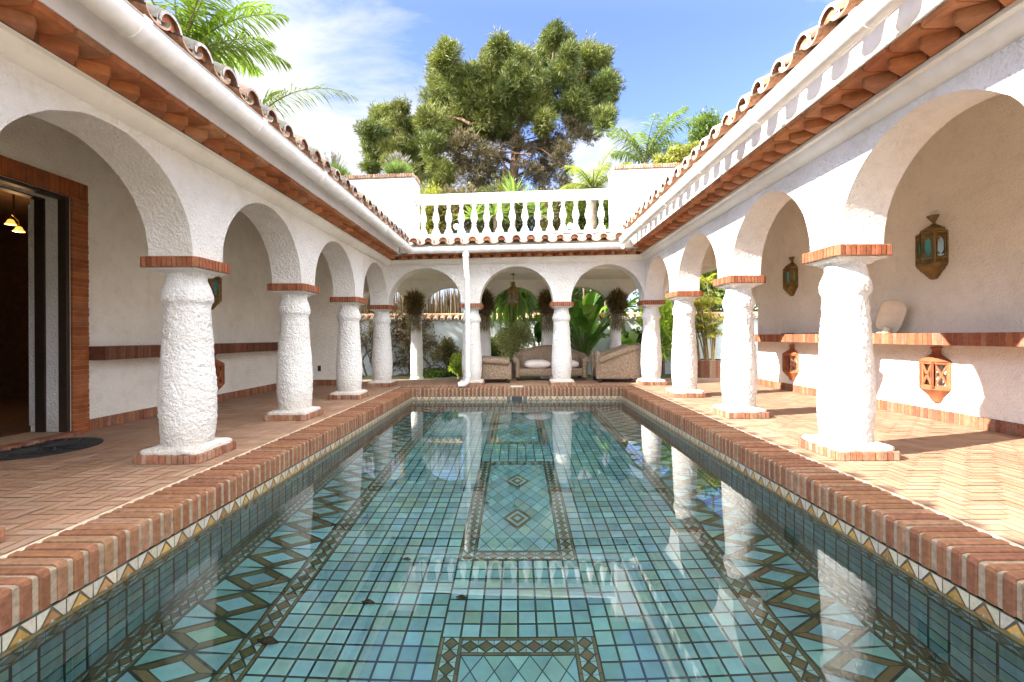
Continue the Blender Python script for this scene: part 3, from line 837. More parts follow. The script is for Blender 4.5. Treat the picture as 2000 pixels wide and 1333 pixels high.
def roof(w, parent, toplen, pal, nosepal):
    b = MB(); mp = wmap(w); pit = .445 if w != 'back' else .19; z0 = 3.385+EAVE[w]+(.05 if w == 'right' else 0); dn = .725; sp = .335
    zf = lambda d: z0+(dn-d)*pit
    s0, s1 = (Y_START, 11.9) if w != 'back' else (-3.9, 3.9)
    n = int((s1-s0)/sp)
    for k in range(n+1):
        s = (s0+.1+k*sp) if w != 'back' else -15.5*sp/1+.16+k*sp+.0
        if w == 'back': s = (k-n//2)*sp
        st = dn
        if w == 'back':
            if abs(s) > FX-dn-.10: st = FX-abs(s)-.05
        elif s > FY-dn-.10: st = FY-s-.05
        st += random.uniform(-.018, .018); en = -toplen
        if st-en < .3: continue
        R = .112*random.uniform(.95, 1.05); ri = R-.020; NN = 10
        s += random.uniform(-.010, .010); lift = random.uniform(-.006, .008)
        for seg, (da, db) in enumerate(((st, max(st-.42, en)), (max(st-.40, en), en))):
            zz = .035+lift+(.014 if seg else 0); Ro = R*(1.0 if seg == 0 else .93)
            col = jit(random.choice(pal), .25); nc = jit(random.choice(nosepal), .15)
            arcs = lambda RR, d, dz: [mp(s-RR*cos(PI*q/NN), d, zf(d)+zz+RR*sin(PI*q/NN)*1.05+dz) for q in range(NN+1)]
            o1, o2 = arcs(Ro, da, 0), arcs(Ro*.94, db, 0); i1, i2 = arcs(Ro-.022, da, 0), arcs(Ro*.94-.022, db, 0)
            b.grid([o2, o1], col); b.grid([o1, i1], nc); b.grid([i1, i2], (.20, .10, .055))
            if seg == 0:
                dd = da-random.uniform(.03, .07)
                pl = [mp(s-(Ro-.02)*cos(PI*q/NN), dd, zf(dd)+zz+(Ro-.02)*sin(PI*q/NN)*1.05) for q in range(NN+1)]
                b.poly(pl, jit((.42, .17, .085), .2))
                # lime mortar bedding under the lower edge
                for sg in (-1, 1):
                    b.poly([mp(s+sg*(Ro-.03), da-.01, zf(da)+zz-.02), mp(s+sg*(Ro+.012), da-.01, zf(da)+zz-.035), mp(s+sg*(Ro+.004), da-.01, zf(da)+zz+.03), mp(s+sg*(Ro-.022), da-.01, zf(da)+zz+.05)], jit(random.choice(nosepal), .1))
        # channel tile, hollow side up, between this row and the next
        sc2 = s+sp/2; Rc = .105
        ca = lambda d, dz: [mp(sc2-Rc*cos(PI*q/8), d, zf(d)+.045-Rc*.62*sin(PI*q/8)+dz) for q in range(9)]
        if not (w == 'back' and abs(sc2) > FX-dn) and not (w != 'back' and sc2 > FY-dn):
            c1 = ca(st+.03, 0); c2 = ca(en, 0); c3 = ca(st+.03, -.018)
            b.grid([c1, c2], jit(random.choice(pal), .2)); b.grid([c3, c1], jit((.50, .30, .19), .2)); b.grid([c3, ca(en, -.018)][::-1], (.36, .17, .09))
    # roof deck under the tiles
    rows = []
    for d in (.60, -toplen):
        a, c = (Y_START, FY-d) if w != 'back' else (-(FX-d) if d > 0 else -(FX-d), FX-d)
        rows.append([mp(a, d, zf(d)-.03), mp(c, d, zf(d)-.03)])
    b.grid(rows, (.35, .3, .25))
    return b.build('tiled_roof', M['rooftile'], parent, smooth=42, tilt=True)

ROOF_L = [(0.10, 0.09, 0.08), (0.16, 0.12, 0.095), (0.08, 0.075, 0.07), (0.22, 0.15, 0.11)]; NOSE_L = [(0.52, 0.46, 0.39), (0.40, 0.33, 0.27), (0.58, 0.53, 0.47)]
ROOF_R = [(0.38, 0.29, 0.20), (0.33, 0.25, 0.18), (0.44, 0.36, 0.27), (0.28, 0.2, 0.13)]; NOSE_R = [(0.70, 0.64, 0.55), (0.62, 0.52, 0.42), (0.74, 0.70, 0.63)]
ROOF_B = [(0.30, 0.22, 0.16), (0.22, 0.17, 0.13), (0.36, 0.28, 0.2)]; NOSE_B = [(0.56, 0.48, 0.38), (0.46, 0.37, 0.28), (0.62, 0.56, 0.48)]

MOULD = [(-.02, 2.985), (.012, 2.988), (.030, 2.998), (.062, 3.012), (.088, 3.036), (.106, 3.066), (.112, 3.090), (.150, 3.094), (.156, 3.100), (.156, 3.165)]
COR = dict(left=(.375, 3.222), right=(.425, 3.256), back=(.40, 3.24))
FASC = lambda w: [(.150, 3.165), (.150, COR[w][1]-.003), (COR[w][0]+.006, COR[w][1]-.003), (COR[w][0]+.006, 3.56), (-.10, 3.56)]
EAVE = dict(left=.0, right=.11, back=.0)
def wing(w, label, loc, brk):
    t = thing('arcade_wing', label, 'arcade', loc)
    b = MB(); mp = wmap(w)
    if w == 'back': arch_wall(b, mp, [-3.35, -1.117, 1.117, 3.35], -3.57, 3.57, 0, -TH, SPR, RAD, 3.22, seed=1)
    else: arch_wall(b, mp, [COLS[0]-2*BAY, COLS[0]-BAY]+COLS[:-1]+[11.33], COLS[0]-2*BAY-.22, FY, 0, -TH, SPR, RAD, 3.22, seed=2 if w == 'left' else 3)
    b.build('arch_wall', M['stucco'], t, smooth=28, tilt=True, weld=True)
    b = MB(); sweep(b, w, MOULD); b.build('moulding', M['plaster'], t, smooth=35, tilt=True)
    b = MB(); sweep(b, w, FASC(w)); b.build('fascia', M['plaster'], t, tilt=True)
    cornice(w, t); gutter(w, t, brk)
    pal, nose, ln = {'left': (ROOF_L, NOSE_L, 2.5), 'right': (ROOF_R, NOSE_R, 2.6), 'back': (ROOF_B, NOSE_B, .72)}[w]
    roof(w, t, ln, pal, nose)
    return t
WL = wing('left', 'shaded white arcade on the left, with a doorway and dark weathered roof tiles', (-4.5, 5, 0), [2.9, 4.25, 5.6, 6.95, 8.3, 9.6])
WR = wing('right', 'sunlit white arcade on the right, with lanterns and a long brick shelf', (4.6, 5, 0), [3.15, 4.55, 5.95, 7.35, 8.7, 9.9])
WB = wing('back', 'white three arched arcade across the far end of the pool, below the balustrade', (0, 12, 0), [-1.95, -1.35, -.42, .72, 1.85])

def brick_run(b, p0, p1, z0, z1, depth, nrm, pal, w=.065, mort=(.40, .31, .22)):
    """row of upright bricks from p0 to p1; nrm points out of the wall"""
    p0, p1, nr = Vector((*p0, 0)), Vector((*p1, 0)), Vector((*nrm, 0)); L = (p1-p0).length; t = (p1-p0)/L; n = round(L/w); st = L/n; up = Vector((0, 0, 1))
    def blk(a, c, dep, zz0, zz1, col, e):
        A = [a+up*zz0, a+nr*(dep-e)+up*zz0, a+nr*dep+up*(zz0+e), a+nr*dep+up*(zz1-e), a+nr*(dep-e)+up*zz1, a+up*zz1]
        C = [x+(c-a) for x in A]
        b.grid([A, C], col); b.poly(A, col); b.poly(C[::-1], col)
    blk(p0+t*.02, p1-t*.02, depth-.006, z0+.002, z1-.002, mort, .001)
    for k in range(n):
        g = .004
        blk(p0+t*(k*st+g), p0+t*((k+1)*st-g), depth+random.uniform(-.003, .003), z0, z1, jit(random.choice(pal), .2), .004)

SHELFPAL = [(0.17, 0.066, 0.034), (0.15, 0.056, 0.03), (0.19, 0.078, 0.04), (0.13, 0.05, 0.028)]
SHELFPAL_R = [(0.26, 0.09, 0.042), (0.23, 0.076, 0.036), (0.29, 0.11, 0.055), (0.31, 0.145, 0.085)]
SKIRT = [(0.28, 0.115, 0.06), (0.31, 0.15, 0.09), (0.24, 0.09, 0.05), (0.29, 0.135, 0.08)]
XL, XR = -5.60, 5.90
DY0, DY1, DZ = 3.75, 5.71, 2.98

def left_inside(t):
    b = MB()
    b.box(XL-.5, XL, Y_START, DY0, -.02, 4.6); b.box(XL-.5, XL, DY1, 11.75, -.02, 4.6); b.box(XL-.5, XL, DY0, DY1, DZ, 4.6)
    b.build('rear_wall', M['stucco_in'], t)
    b = MB(); b.box(XL+.001, -4.20, 11.42, 11.75, -.02, 4.4); b.box(-4.20, -3.571, 11.42, 11.75, 2.35, 4.2)
    b.build('end_wall', M['stucco_in'], t)
    b = MB(); b.poly([(-3.5, Y_START, 3.26), (-3.5, 11.7, 3.26), (XL, 11.7, 4.25), (XL, Y_START, 4.25)])
    b.poly([(-3.5, Y_START, 3.30), (-3.5, 11.7, 3.30), (XL-.5, 11.7, 4.55), (XL-.5, Y_START, 4.55)])
    b.build('ceiling', M['stucco_in'], t)
    b = MB(); brick_run(b, (XL, DY1+.22), (XL, 10.9), .92, 1.10, .24, (1, 0), SHELFPAL, .075); b.build('brick_shelf', M['brick'], t)
    b = MB(); brick_run(b, (XL, DY1+.22), (XL, 11.42), 0, .145, .028, (1, 0), SKIRT); brick_run(b, (XL, 11.42), (-4.2, 11.42), 0, .145, .028, (0, -1), SKIRT)
    b.build('brick_skirting', M['brick'], t)
    # brick door surround
    ds = MB()
    pal = [(0.29, 0.085, 0.022), (0.32, 0.105, 0.03), (0.26, 0.072, 0.02), (0.28, 0.095, 0.034)]
    for (y0, y1) in ((DY1, DY1+.215), (DY0-.215, DY0)):
        z = 0.0
        ds.box(XL+.001, XL+.030, y0+.004, y1-.004, 0, DZ+.2, (.34, .2, .11))
        while z < DZ-.02:
            h = .062; ds.box(XL+.001, XL+.038+random.uniform(-.003, .003), y0, y1+random.uniform(-.004, .004), z, min(z+h-.007, DZ), jit(random.choice(pal), .16), .004); z += h
    ds.box(XL+.001, XL+.030, DY0-.2, DY1+.2, DZ+.003, DZ+.207, (.34, .2, .11))
    y = DY0-.215
    while y < DY1+.215-.02:
        ds.box(XL+.001, XL+.038+random.uniform(-.003, .003), y, min(y+.056, DY1+.215), DZ, DZ+.212, jit(random.choice(pal), .16), .004); y += .063
    dsu = ds.build('door_surround', M['terra'], t)
    # dark timber linings and rough stucco reveals stepping inward through the thick wall
    b = MB()
    for (x0, x1, in_) in ((XL-.105, XL-.004, .045), (XL-.40, XL-.28, .045)):
        b.box(x0, x1, DY1-in_, DY1-.001, 0, DZ-.002); b.box(x0, x1, DY0+.001, DY0+in_, 0, DZ-.002); b.box(x0, x1, DY0+in_, DY1-in_, DZ-in_, DZ-.002)
    b.build('door_frame', M['wood'], t)
    b = MB()
    b.box(XL-.278, XL-.107, DY1-.025, DY1-.001, .04, DZ-.003); b.box(XL-.50, XL-.402, DY1-.02, DY1-.001, .12, DZ-.1)
    b.box(XL-.278, XL-.107, DY0+.025, DY1-.03, DZ-.03, DZ-.003)
    b.build('door_reveal', M['stucco_rough'], t)
    b = MB(); brick_run(b, (XL, DY0), (XL, DY1), -.004, .045, .16, (1, 0), SKIRT); b.box(XL-.5, XL, DY0, DY1, -.02, .04, (.36, .24, .15)); b.build('threshold', M['brick'], t)
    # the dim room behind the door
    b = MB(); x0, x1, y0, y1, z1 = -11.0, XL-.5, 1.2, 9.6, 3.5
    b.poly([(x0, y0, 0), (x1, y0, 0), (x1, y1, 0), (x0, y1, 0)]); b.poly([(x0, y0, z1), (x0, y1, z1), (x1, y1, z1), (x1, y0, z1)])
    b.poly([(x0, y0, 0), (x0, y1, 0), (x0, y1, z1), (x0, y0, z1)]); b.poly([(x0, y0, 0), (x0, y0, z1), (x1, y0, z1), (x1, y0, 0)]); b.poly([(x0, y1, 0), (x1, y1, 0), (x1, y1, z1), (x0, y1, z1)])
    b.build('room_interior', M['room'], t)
left_inside(WL)

def right_inside(t):
    b = MB(); b.box(XR, XR+.4, Y_START, 11.13, -.02, 4.7); b.build('rear_wall', M['stucco_in'], t)
    b = MB(); mp = lambda s, d, z: (s, 11.13-d, z)
    arch_wall(b, mp, [3.40, 6.08], 3.573, 6.30, 0, -.40, 2.0, .95, 4.5)
    b.build('end_wall', M['stucco_in'], t, smooth=28)
    b = MB(); b.poly([(3.5, Y_START, 3.26), (XR, Y_START, 4.3), (XR, 11.5, 4.3), (3.5, 11.5, 3.26)]); b.poly([(3.5, Y_START, 3.30), (XR+.4, Y_START, 4.6), (XR+.4, 11.5, 4.6), (3.5, 11.5, 3.30)])
    b.build('ceiling', M['stucco_in'], t)
    sh = MB(); brick_run(sh, (XR, 1.0), (XR, 11.12), 1.06, 1.222, .40, (-1, 0), SHELFPAL_R, .07); sh.build('brick_shelf', M['brick'], t, tilt=False)
    b = MB(); b.box(XR-.36, XR-.002, 1.0, 11.1, 1.19, 1.2195); b.build('shelf_top', M['plaster'], t)
    b = MB(); brick_run(b, (XR, Y_START), (XR, 11.12), 0, .15, .028, (-1, 0), SKIRT); b.build('brick_skirting', M['brick'], t)
right_inside(WR)

def back_inside(t):
    b = MB(); b.box(-6.0, 5.2, FY+TH+.002, 13.72, 2.92, 3.30); b.build('ceiling', M['stucco_in'], t)
    b = MB(); b.box(-6.0, 5.2, 11.75, 14.3, 3.302, 3.84); b.build('terrace_floor', M['stucco'], t)
    b = MB(); mp = lambda s, d, z: (s, 13.72-d, z)
    arch_wall(b, mp, [-5.05, -3.05, -.96, .93, 3.02, 5.05], -5.25, 5.25, 0, -.34, 1.90, .80, 3.2, ph=.17, seed=5)
    b.build('outer_arch_wall', M['stucco_in'], t, smooth=28, weld=True)
    # downpipe from the gutter, elbowed out at the foot
    b = MB(); r = .062; x = -1.15
    b.tube([(x, FY-.705, 3.18), (x, FY-.705, 3.00), (x, FY-.69, 2.92), (x+.005, FY-.55, 2.72), (x+.005, FY-.52, 2.6), (x, FY-.42, 1.5), (x-.01, FY-.40, .22), (x-.03, FY-.40, .13), (x-.08, FY-.40, .085), (x-.23, FY-.42, .075)], r, 16)
    b.tube([(x, FY-.705, 3.15), (x, FY-.705, 3.06)], r+.010, 16)
    dp = b.build('downpipe', M['upvc'], t, smooth=50, tilt=True)
    for (z, yy) in ((2.62, -.525), (1.15, -.415), (.30, -.402)):
        b = MB(); b.tube([(x+.0, FY+yy, z-.05), (x+.0, FY+yy, z+.05)], r+.007, 16); b.build('pipe_collar', M['upvc'], dp, smooth=50, tilt=True)
back_inside(WB)

# outer columns of the far wing
def outer_col(x, k, label):
    t = thing('outer_column', label, 'column', (x, 13.9, -.15), 'slimmer columns behind the far arcade')
    prof = [(.205, 0), (.205, .12), (.178, .15), (.185, .5), (.180, .9), (.165, 1.4), (.15, 1.72), (.165, 1.76), (.165, 1.80), (.14, 1.86), (.14, 2.05)]
    s = shaft_mesh(prof, 'shaft', 40, .006, k*3.1, M['stucco']); s.parent = t
    b = MB(); b.box(x-.2, x+.2, 13.70, 14.1, 1.86, 1.90, bev=.006); b.build('capital', M['stucco'], t)
    return t
for k, (x, lab) in enumerate(((-3.05, 'slim outer column behind the left far arch, seen against the bare vine'), (-.96, 'slim outer column mostly hidden by the column with the downpipe'),
        (.93, 'slim outer column behind the middle far arch, beside the clipped bush'), (3.02, 'slim outer column behind the right far arch, between the banana leaves'))):
    outer_col(x, k, lab)

# ================================================================== balustrade and parapets
def balustrade():
    t = thing('balustrade', 'white balustrade of turned balusters on the terrace above the far arcade', 'balustrade', (-.05, 11.86, 3.84))
    b = MB(); z0 = 4.72
    prof = [(-.09, z0), (-.09, z0+.045), (-.15, z0+.07), (-.155, z0+.12), (-.17, z0+.14), (-.17, z0+.17), (-.14, z0+.215), (0, z0+.235), (.14, z0+.215), (.17, z0+.17), (.17, z0+.14), (.155, z0+.12), (.15, z0+.07), (.09, z0+.045), (.09, z0)]
    P = [[(x, 11.86+y, z) for y, z in prof+prof[:1]] for x in np.linspace(-2.60, 2.50, 8)]
    b.grid(P); b.poly(P[0][:-1]); b.poly(P[-1][:-1]); b.build('rail', M['white'], t, smooth=40, tilt=True)
    b = MB(); b.box(-2.60, 2.50, 11.74, 11.98, 3.842, 3.90); b.build('base_course', M['white'], t, tilt=True)
    proto = None
    bp = [(.098, 0), (.098, .05), (.088, .09), (.062, .15), (.045, .20), (.040, .225), (.052, .24), (.052, .26), (.040, .275), (.050, .31), (.072, .37), (.080, .42), (.076, .47), (.060, .55), (.044, .64), (.036, .69), (.036, .71), (.050, .725), (.050, .745), (.040, .76), (.058, .80), (.062, .83)]
    for i in range(15):
        x = -2.416+.331*i
        if proto is None:
            b = MB(); b.lathe([(r_*1.16, z_) for r_, z_ in bp], 18); proto = b.build('baluster', M['white'], None, smooth=40); o = proto
        else: o = proto.copy(); COL.objects.link(o)
        o.parent = t; o.location = (x+.05, 0, TZ(x, 3.895)-3.84); o.rotation_euler = (0, 0, i*.7)
balustrade()

def parapet(x0, x1, label):
    t = thing('parapet', label, 'parapet wall', ((x0+x1)/2, 11.9, 3.6))
    b = MB(); ax = x1 if x1 < 0 else x0; sg = 1 if x1 < 0 else -1
    b.box(x0, x1, 11.64, 12.30, 3.5, 5.38, bev=.02); b.build('wall', M['stucco_rough'], t, tilt=True)
    b = MB(); pal = [(0.36, 0.22, 0.14), (0.42, 0.27, 0.18), (0.30, 0.17, 0.10), (0.46, 0.33, 0.23)]
    n = int((x1-x0)/.062)
    b.box(x0-.01, x1+.01, 11.63, 12.31, 5.382, 5.45, (.40, .32, .24))
    for k in range(n):
        x = x0+(x1-x0)*k/n; b.box(x+.004, x+.054, 11.605+random.uniform(-.006, .006), 11.80, 5.383, 5.485+random.uniform(-.006, .004), jit(random.choice(pal), .2), .012)
    ex = x1 if x1 < 0 else x0
    for k in range(7):
        y = 11.83+k*.064; b.box(ex-.1 if sg > 0 else ex-.03, ex+.03 if sg > 0 else ex+.1, y, y+.05, 5.383, 5.485, jit(random.choice(pal), .2), .012)
    b.build('brick_cap', M['brick'], t, tilt=True)
parapet(-5.7, -2.60, 'rough white parapet with brick edging at the left end of the balustrade')
parapet(2.50, 6.2, 'rough white parapet with brick edging at the right end of the balustrade')

# ================================================================== lanterns, lamps, small fittings
def at(px, py, D): return Vector(((px-1009)*D/889, D, 1.2+(658-py)*D/889))

def half_ring(b, prof, c, n_out, col=(1, 1, 1), seg=6, a0=-PI/2, a1=PI/2):
    """facetted half lantern: profile swept round half a polygon, flat back on the wall. n_out = +1 / -1 along X"""
    rows = []
    for r, z in prof:
        rows.append([(c[0]+n_out*r*cos(a0+(a1-a0)*k/seg)*.9, c[1]+r*sin(a0+(a1-a0)*k/seg), c[2]+z) for k in range(seg+1)])
    b.grid(rows, col)
    b.poly([rows[k][0] for k in range(len(rows))]+[rows[k][-1] for k in reversed(range(len(rows)))], col)

def moroccan(c, n_out, label, s=1.0):
    t = thing('moroccan_lantern', label, 'wall lantern', c, 'moroccan glass lanterns on the walls')
    P = lambda L: [(r*s, z*s) for r, z in L]
    b = MB(); half_ring(b, P([(.015, .345), (.085, .44), (.09, .45), (.08, .452)]), c, n_out); half_ring(b, P([(.035, .31), (.05, .325), (.03, .335), (.018, .35)]), c, n_out); b.build('finial', M['brass'], t)
    b = MB(); half_ring(b, P([(.185, .195), (.19, .205), (.17, .215), (.165, .25), (.12, .275), (.10, .29), (.06, .31), (.03, .315)]), c, n_out); b.build('crown', M['brass'], t)
    b = MB(); half_ring(b, P([(.03, -.45), (.055, -.44), (.085, -.40), (.10, -.39), (.105, -.375), (.15, -.33), (.165, -.325), (.17, -.305), (.205, -.265), (.212, -.245), (.20, -.235)]), c, n_out); b.build('base', M['brass'], t)
    fr = MB(); seg = 4; gl = []
    for k in range(seg):
        a0, a1 = -PI/2+PI*k/seg, -PI/2+PI*(k+1)/seg; R = .195*s
        p0 = Vector((c[0]+n_out*R*cos(a0)*.9, c[1]+R*sin(a0), c[2])); p1 = Vector((c[0]+n_out*R*cos(a1)*.9, c[1]+R*sin(a1), c[2])); up = Vector((0, 0, s))
        o = ((p0+p1)/2-Vector(c)).normalized(); e = (p1-p0)
        def bar(a, z0, cc, z1, th=.014):
            q0, q1 = p0+e*a+up*z0, p0+e*cc+up*z1; fr.tube([q0+o*.004, q1+o*.004], th*s, 5)
        bar(0, -.24, 0, .2); bar(1, -.24, 1, .2)
        for z in (-.235, -.155, .13, .195): bar(0, z, 1, z, .015)
        bar(.2, -.15, .2, .125, .008); bar(.8, -.15, .8, .125, .008)
        bar(.2, -.07, .0, -.03, .007); bar(.8, -.07, 1, -.03, .007); bar(.2, .08, 0, .04, .007); bar(.8, .08, 1, .04, .007)
        bar(.2, -.06, .4, -.115, .007); bar(.8, -.06, .6, -.115, .007); bar(.2, .07, .4, .12, .007); bar(.8, .07, .6, .12, .007)
        for q in range(9): bar(.05+q*.1125, .135, .05+q*.1125, .19, .006); bar(.05+q*.1125, -.23, .05+q*.1125, -.16, .006)
        g = MB(); gl.append((g, 'glass_blue' if (k in (1, 2)) else 'glass_green'))
        w = o*-.004
        g.poly([p0+up*-.24+w, p1+up*-.24+w, p1+up*.2+w, p0+up*.2+w])
    fr.build('frame', M['brass'], t, smooth=50)
    for g, mt in gl: g.build('glass_pane', M[mt], t)
    return t
L1 = at(1818, 487, 6.37); moroccan((XR-.003, 6.42, L1.z), -1, 'large brass lantern with turquoise glass on the right wall, nearest the viewer')
moroccan((XR-.003, 9.72, 2.45), -1, 'brass lantern with turquoise glass on the right wall, farther along toward the garden', .92)
moroccan((XL+.003, 8.32, 2.13), 1, 'brass and green glass lantern on the left wall, half hidden behind the nearest column', .92)

def terracotta_lantern(c, n_out, label):
    t = thing('terracotta_lantern', label, 'wall lantern', c, 'pierced terracotta lanterns low on the walls')
    col = (0.34, 0.115, 0.05); j = lambda: jit(col, .08)
    b = MB(); half_ring(b, [(.07, .27), (.078, .28), (.062, .30), (.06, .35), (.078, .372), (.082, .385), (.07, .39)], c, n_out, j(), 8); b.build('chimney', M['terra'], t, smooth=40)
    b = MB(); half_ring(b, [(.205, .185), (.208, .20), (.19, .215), (.13, .25), (.07, .285)], c, n_out, j(), 8); b.build('roof', M['terra'], t, smooth=30)
    b = MB(); half_ring(b, [(.03, -.385), (.06, -.375), (.085, -.33), (.10, -.30), (.155, -.245), (.18, -.215), (.20, -.20), (.20, -.175), (.185, -.17)], c, n_out, j(), 8); b.build('base', M['terra'], t, smooth=30)
    b = MB(); R = .185
    ang = [-PI/2, -PI/6, PI/6, PI/2]
    for k in range(3):
        p0 = Vector((c[0]+n_out*R*cos(ang[k])*.9, c[1]+R*sin(ang[k]), c[2])); p1 = Vector((c[0]+n_out*R*cos(ang[k+1])*.9, c[1]+R*sin(ang[k+1]), c[2])); e = p1-p0; up = Vector((0, 0, 1))
        def bar(a, z0, d, z1, th):
            b.tube([p0+e*a+up*z0, p0+e*d+up*z1], th, 6, j())
        bar(0, -.18, 0, .195, .026); bar(1, -.18, 1, .195, .026); bar(0, .17, 1, .17, .024); bar(0, -.16, 1, -.16, .024)
        if k == 1 or k == 0: bar(.12, -.14, .88, .15, .016); bar(.88, -.14, .12, .15, .016)
        else: bar(.5, -.15, .5, .16, .018)
        bar(.13, -.15, .13, .16, .014); bar(.87, -.15, .87, .16, .014)
    b.build('pierced_body', M['terra'], t, smooth=50)
    return t
terracotta_lantern((XR-.003, 6.38, .635), -1, 'pierced terracotta lantern in the sunlit patch under the shelf, nearest on the right')
terracotta_lantern((XR-.003, 9.72, .61), -1, 'pierced terracotta lantern under the shelf, farther along the right wall')
terracotta_lantern((XL+.003, 8.36, .53), 1, 'pierced terracotta lantern low on the shaded left wall, half behind the nearest column')

def pendant():
    c = at(1003, 560, 12.4); t = thing('pendant_lantern', 'dark brass and glass lantern hanging in the middle far arch', 'hanging lantern', (c.x, c.y, 2.92))
    x, y = c.x, c.y
    b = MB(); b.lathe([(.06, 2.885), (.06, 2.90), (.03, 2.918)], 12, (x, y, 0))
    for k in range(7):
        z = 2.88-k*.028; b.tube([(x+.008*(k % 2), y+.008*((k+1) % 2), z+.018), (x-.008*(k % 2), y-.008*((k+1) % 2), z-.018)], .007, 5)
    b.build('chain', M['brass'], t)
    b = MB(); b.lathe([(.02, 2.70), (.055, 2.685), (.045, 2.64), (.06, 2.62), (.05, 2.58), (.10, 2.545), (.145, 2.47), (.165, 2.40), (.17, 2.385), (.155, 2.38)], 8, (x, y, 0)); b.build('dome', M['brass'], t)
    b = MB(); b.lathe([(.14, 2.385), (.15, 2.10)], 8, (x, y, 0), caps=False); b.build('glass', M['glass_clear'], t)
    b = MB()
    for k in range(8):
        a = 2*PI*k/8; b.tube([(x+.148*cos(a), y+.148*sin(a), 2.385), (x+.156*cos(a), y+.156*sin(a), 2.09)], .011, 5)
    for z in (2.38, 2.24, 2.10): b.lathe([(.15, z-.012), (.165, z), (.15, z+.012)], 8, (x, y, 0), caps=False)
    b.lathe([(.155, 2.10), (.15, 2.085), (.05, 2.06), (.015, 2.02)], 8, (x, y, 0)); b.build('cage', M['brass'], t)
pendant()

def floodlight():
    c = Vector((5.70, 6.95, 1.223)); t = thing('floodlight', 'pale plastic floodlight tipped back on the right brick shelf, behind the nearest column', 'floodlight', c)
    b = MB(); n = 24; ax = Vector((-.52, -.20, .83)).normalized(); u = Vector((-.30, .95, .04)); u = (u-ax*u.dot(ax)).normalized(); f = u.cross(ax)
    # rounded shallow dish
    rows = []
    cen = c+Vector((-.02, -.05, .26))
    axis_n = Vector((-.78, -.50, -.38)).normalized(); tilt_v = Vector((-.10, -.50, .86)); tilt_v = (tilt_v-axis_n*tilt_v.dot(axis_n)).normalized(); tilt_u = axis_n.cross(tilt_v)
    for (k, h) in ((.02, -.085), (.6, -.085), (.86, -.06), (.98, .0), (1.0, .02), (.95, .032), (.90, .02), (.6, .016), (.02, .016)):
        rows.append([cen+tilt_u*(abs(cos(a))**.6*(1 if cos(a) >= 0 else -1))*.17*k+tilt_v*(abs(sin(a))**.6*(1 if sin(a) >= 0 else -1))*.27*k+axis_n*h for a in [2*PI*i/n for i in range(n+1)]])
    b.grid(rows); b.build('lamp_head', M['lampplastic'], t, smooth=50)
    b = MB(); b.tube([c+Vector((-.05, .02, .0)), c+Vector((-.04, .0, .09))], .055, 12); b.box(c.x-.14, c.x+.05, c.y-.08, c.y+.09, c.z+.001, c.z+.02, bev=.006); b.build('foot', M['lampplastic'], t, smooth=40)
    b = MB(); b.box(5.56, 5.68, 7.55, 7.70, 1.223, 1.33, bev=.012); b.tube([(5.62, 7.7, 1.24), (5.66, 8.4, 1.235), (5.60, 9.0, 1.232), (5.7, 9.8, 1.232)], .010, 6); b.build('cable', M['greyplastic'], t, smooth=40)
floodlight()

t = thing('wall_socket', 'small dark socket plate low on the end wall at the left', 'socket', (-4.95, 11.41, .42))
b = MB(); b.box(-4.99, -4.91, 11.405, 11.418, .36, .50, bev=.004); b.build('plate', M['greyplastic'], t)
b = MB(); b.box(-4.97, -4.93, 11.399, 11.404, .40, .46, (.3, .3, .3), bev=.002); b.build('cover', M['dark'], t)

def doormat():
    t = thing('doormat', 'oval black rubber doormat in front of the doorway on the left', 'doormat', (-5.22, 5.02, 0))
    b = MB(); c = (-5.17, 4.98, 0); b.lathe([(.5, .004), (.5, .014), (.49, .018), (.40, .018), (.39, .012), (.02, .012)], 40, c, sx=.92, sy=1.0); b.build('mat', M['dark'], t, smooth=40)
    b = MB()
    for k in range(16):
        a = 2*PI*k/16
        pts = [(c[0]+.92*rr*cos(a+dd), c[1]+rr*sin(a+dd), .017) for rr, dd in ((.05, 0), (.14, .25), (.24, .0), (.33, -.16), (.41, 0))]
        b.tube(pts, .011, 5)
    b.build('scrollwork', M['greyplastic'], t, smooth=50)
doormat()

def chandelier():
    c = at(28, 436, 6.95); t = thing('ceiling_lamp', 'two glowing amber shades of a lamp inside the dark doorway', 'ceiling lamp', (c.x, c.y, 3.49))
    b = MB(); b.tube([(c.x, c.y, 3.49), (c.x, c.y, c.z+.14)], .012, 6)
    em, tn, p = newmat('lit_amber_glass'); p.inputs['Base Color'].default_value = (.8, .45, .1, 1); p.inputs['Emission Color'].default_value = (1, .42, .06, 1); p.inputs['Emission Strength'].default_value = .32
    for k, (px, py) in enumerate(((22, 429), (38, 443))):
        q = at(px, py, 6.9+.1*k); b.tube([(c.x, c.y, c.z+.14), (q.x, q.y, q.z+.12), (q.x, q.y, q.z+.06)], .010, 6)
        s = MB(); s.lathe([(.02, .04), (.035, .028), (.045, 0), (.068, -.04), (.064, -.04), (.012, .02)], 16, q); s.build('shade', em, t, smooth=50)
    b.build('stem', M['brass'], t)
    pl_ = bpy.data.lights.new('lamp_light', 'POINT'); pl_.energy = 5; pl_.color = (1, .6, .25); pl_.shadow_soft_size = .06
    po = bpy.data.objects.new('lamp_light', pl_); COL.objects.link(po); po.location = (c.x-.1, c.y+.1, c.z-.15)
chandelier()

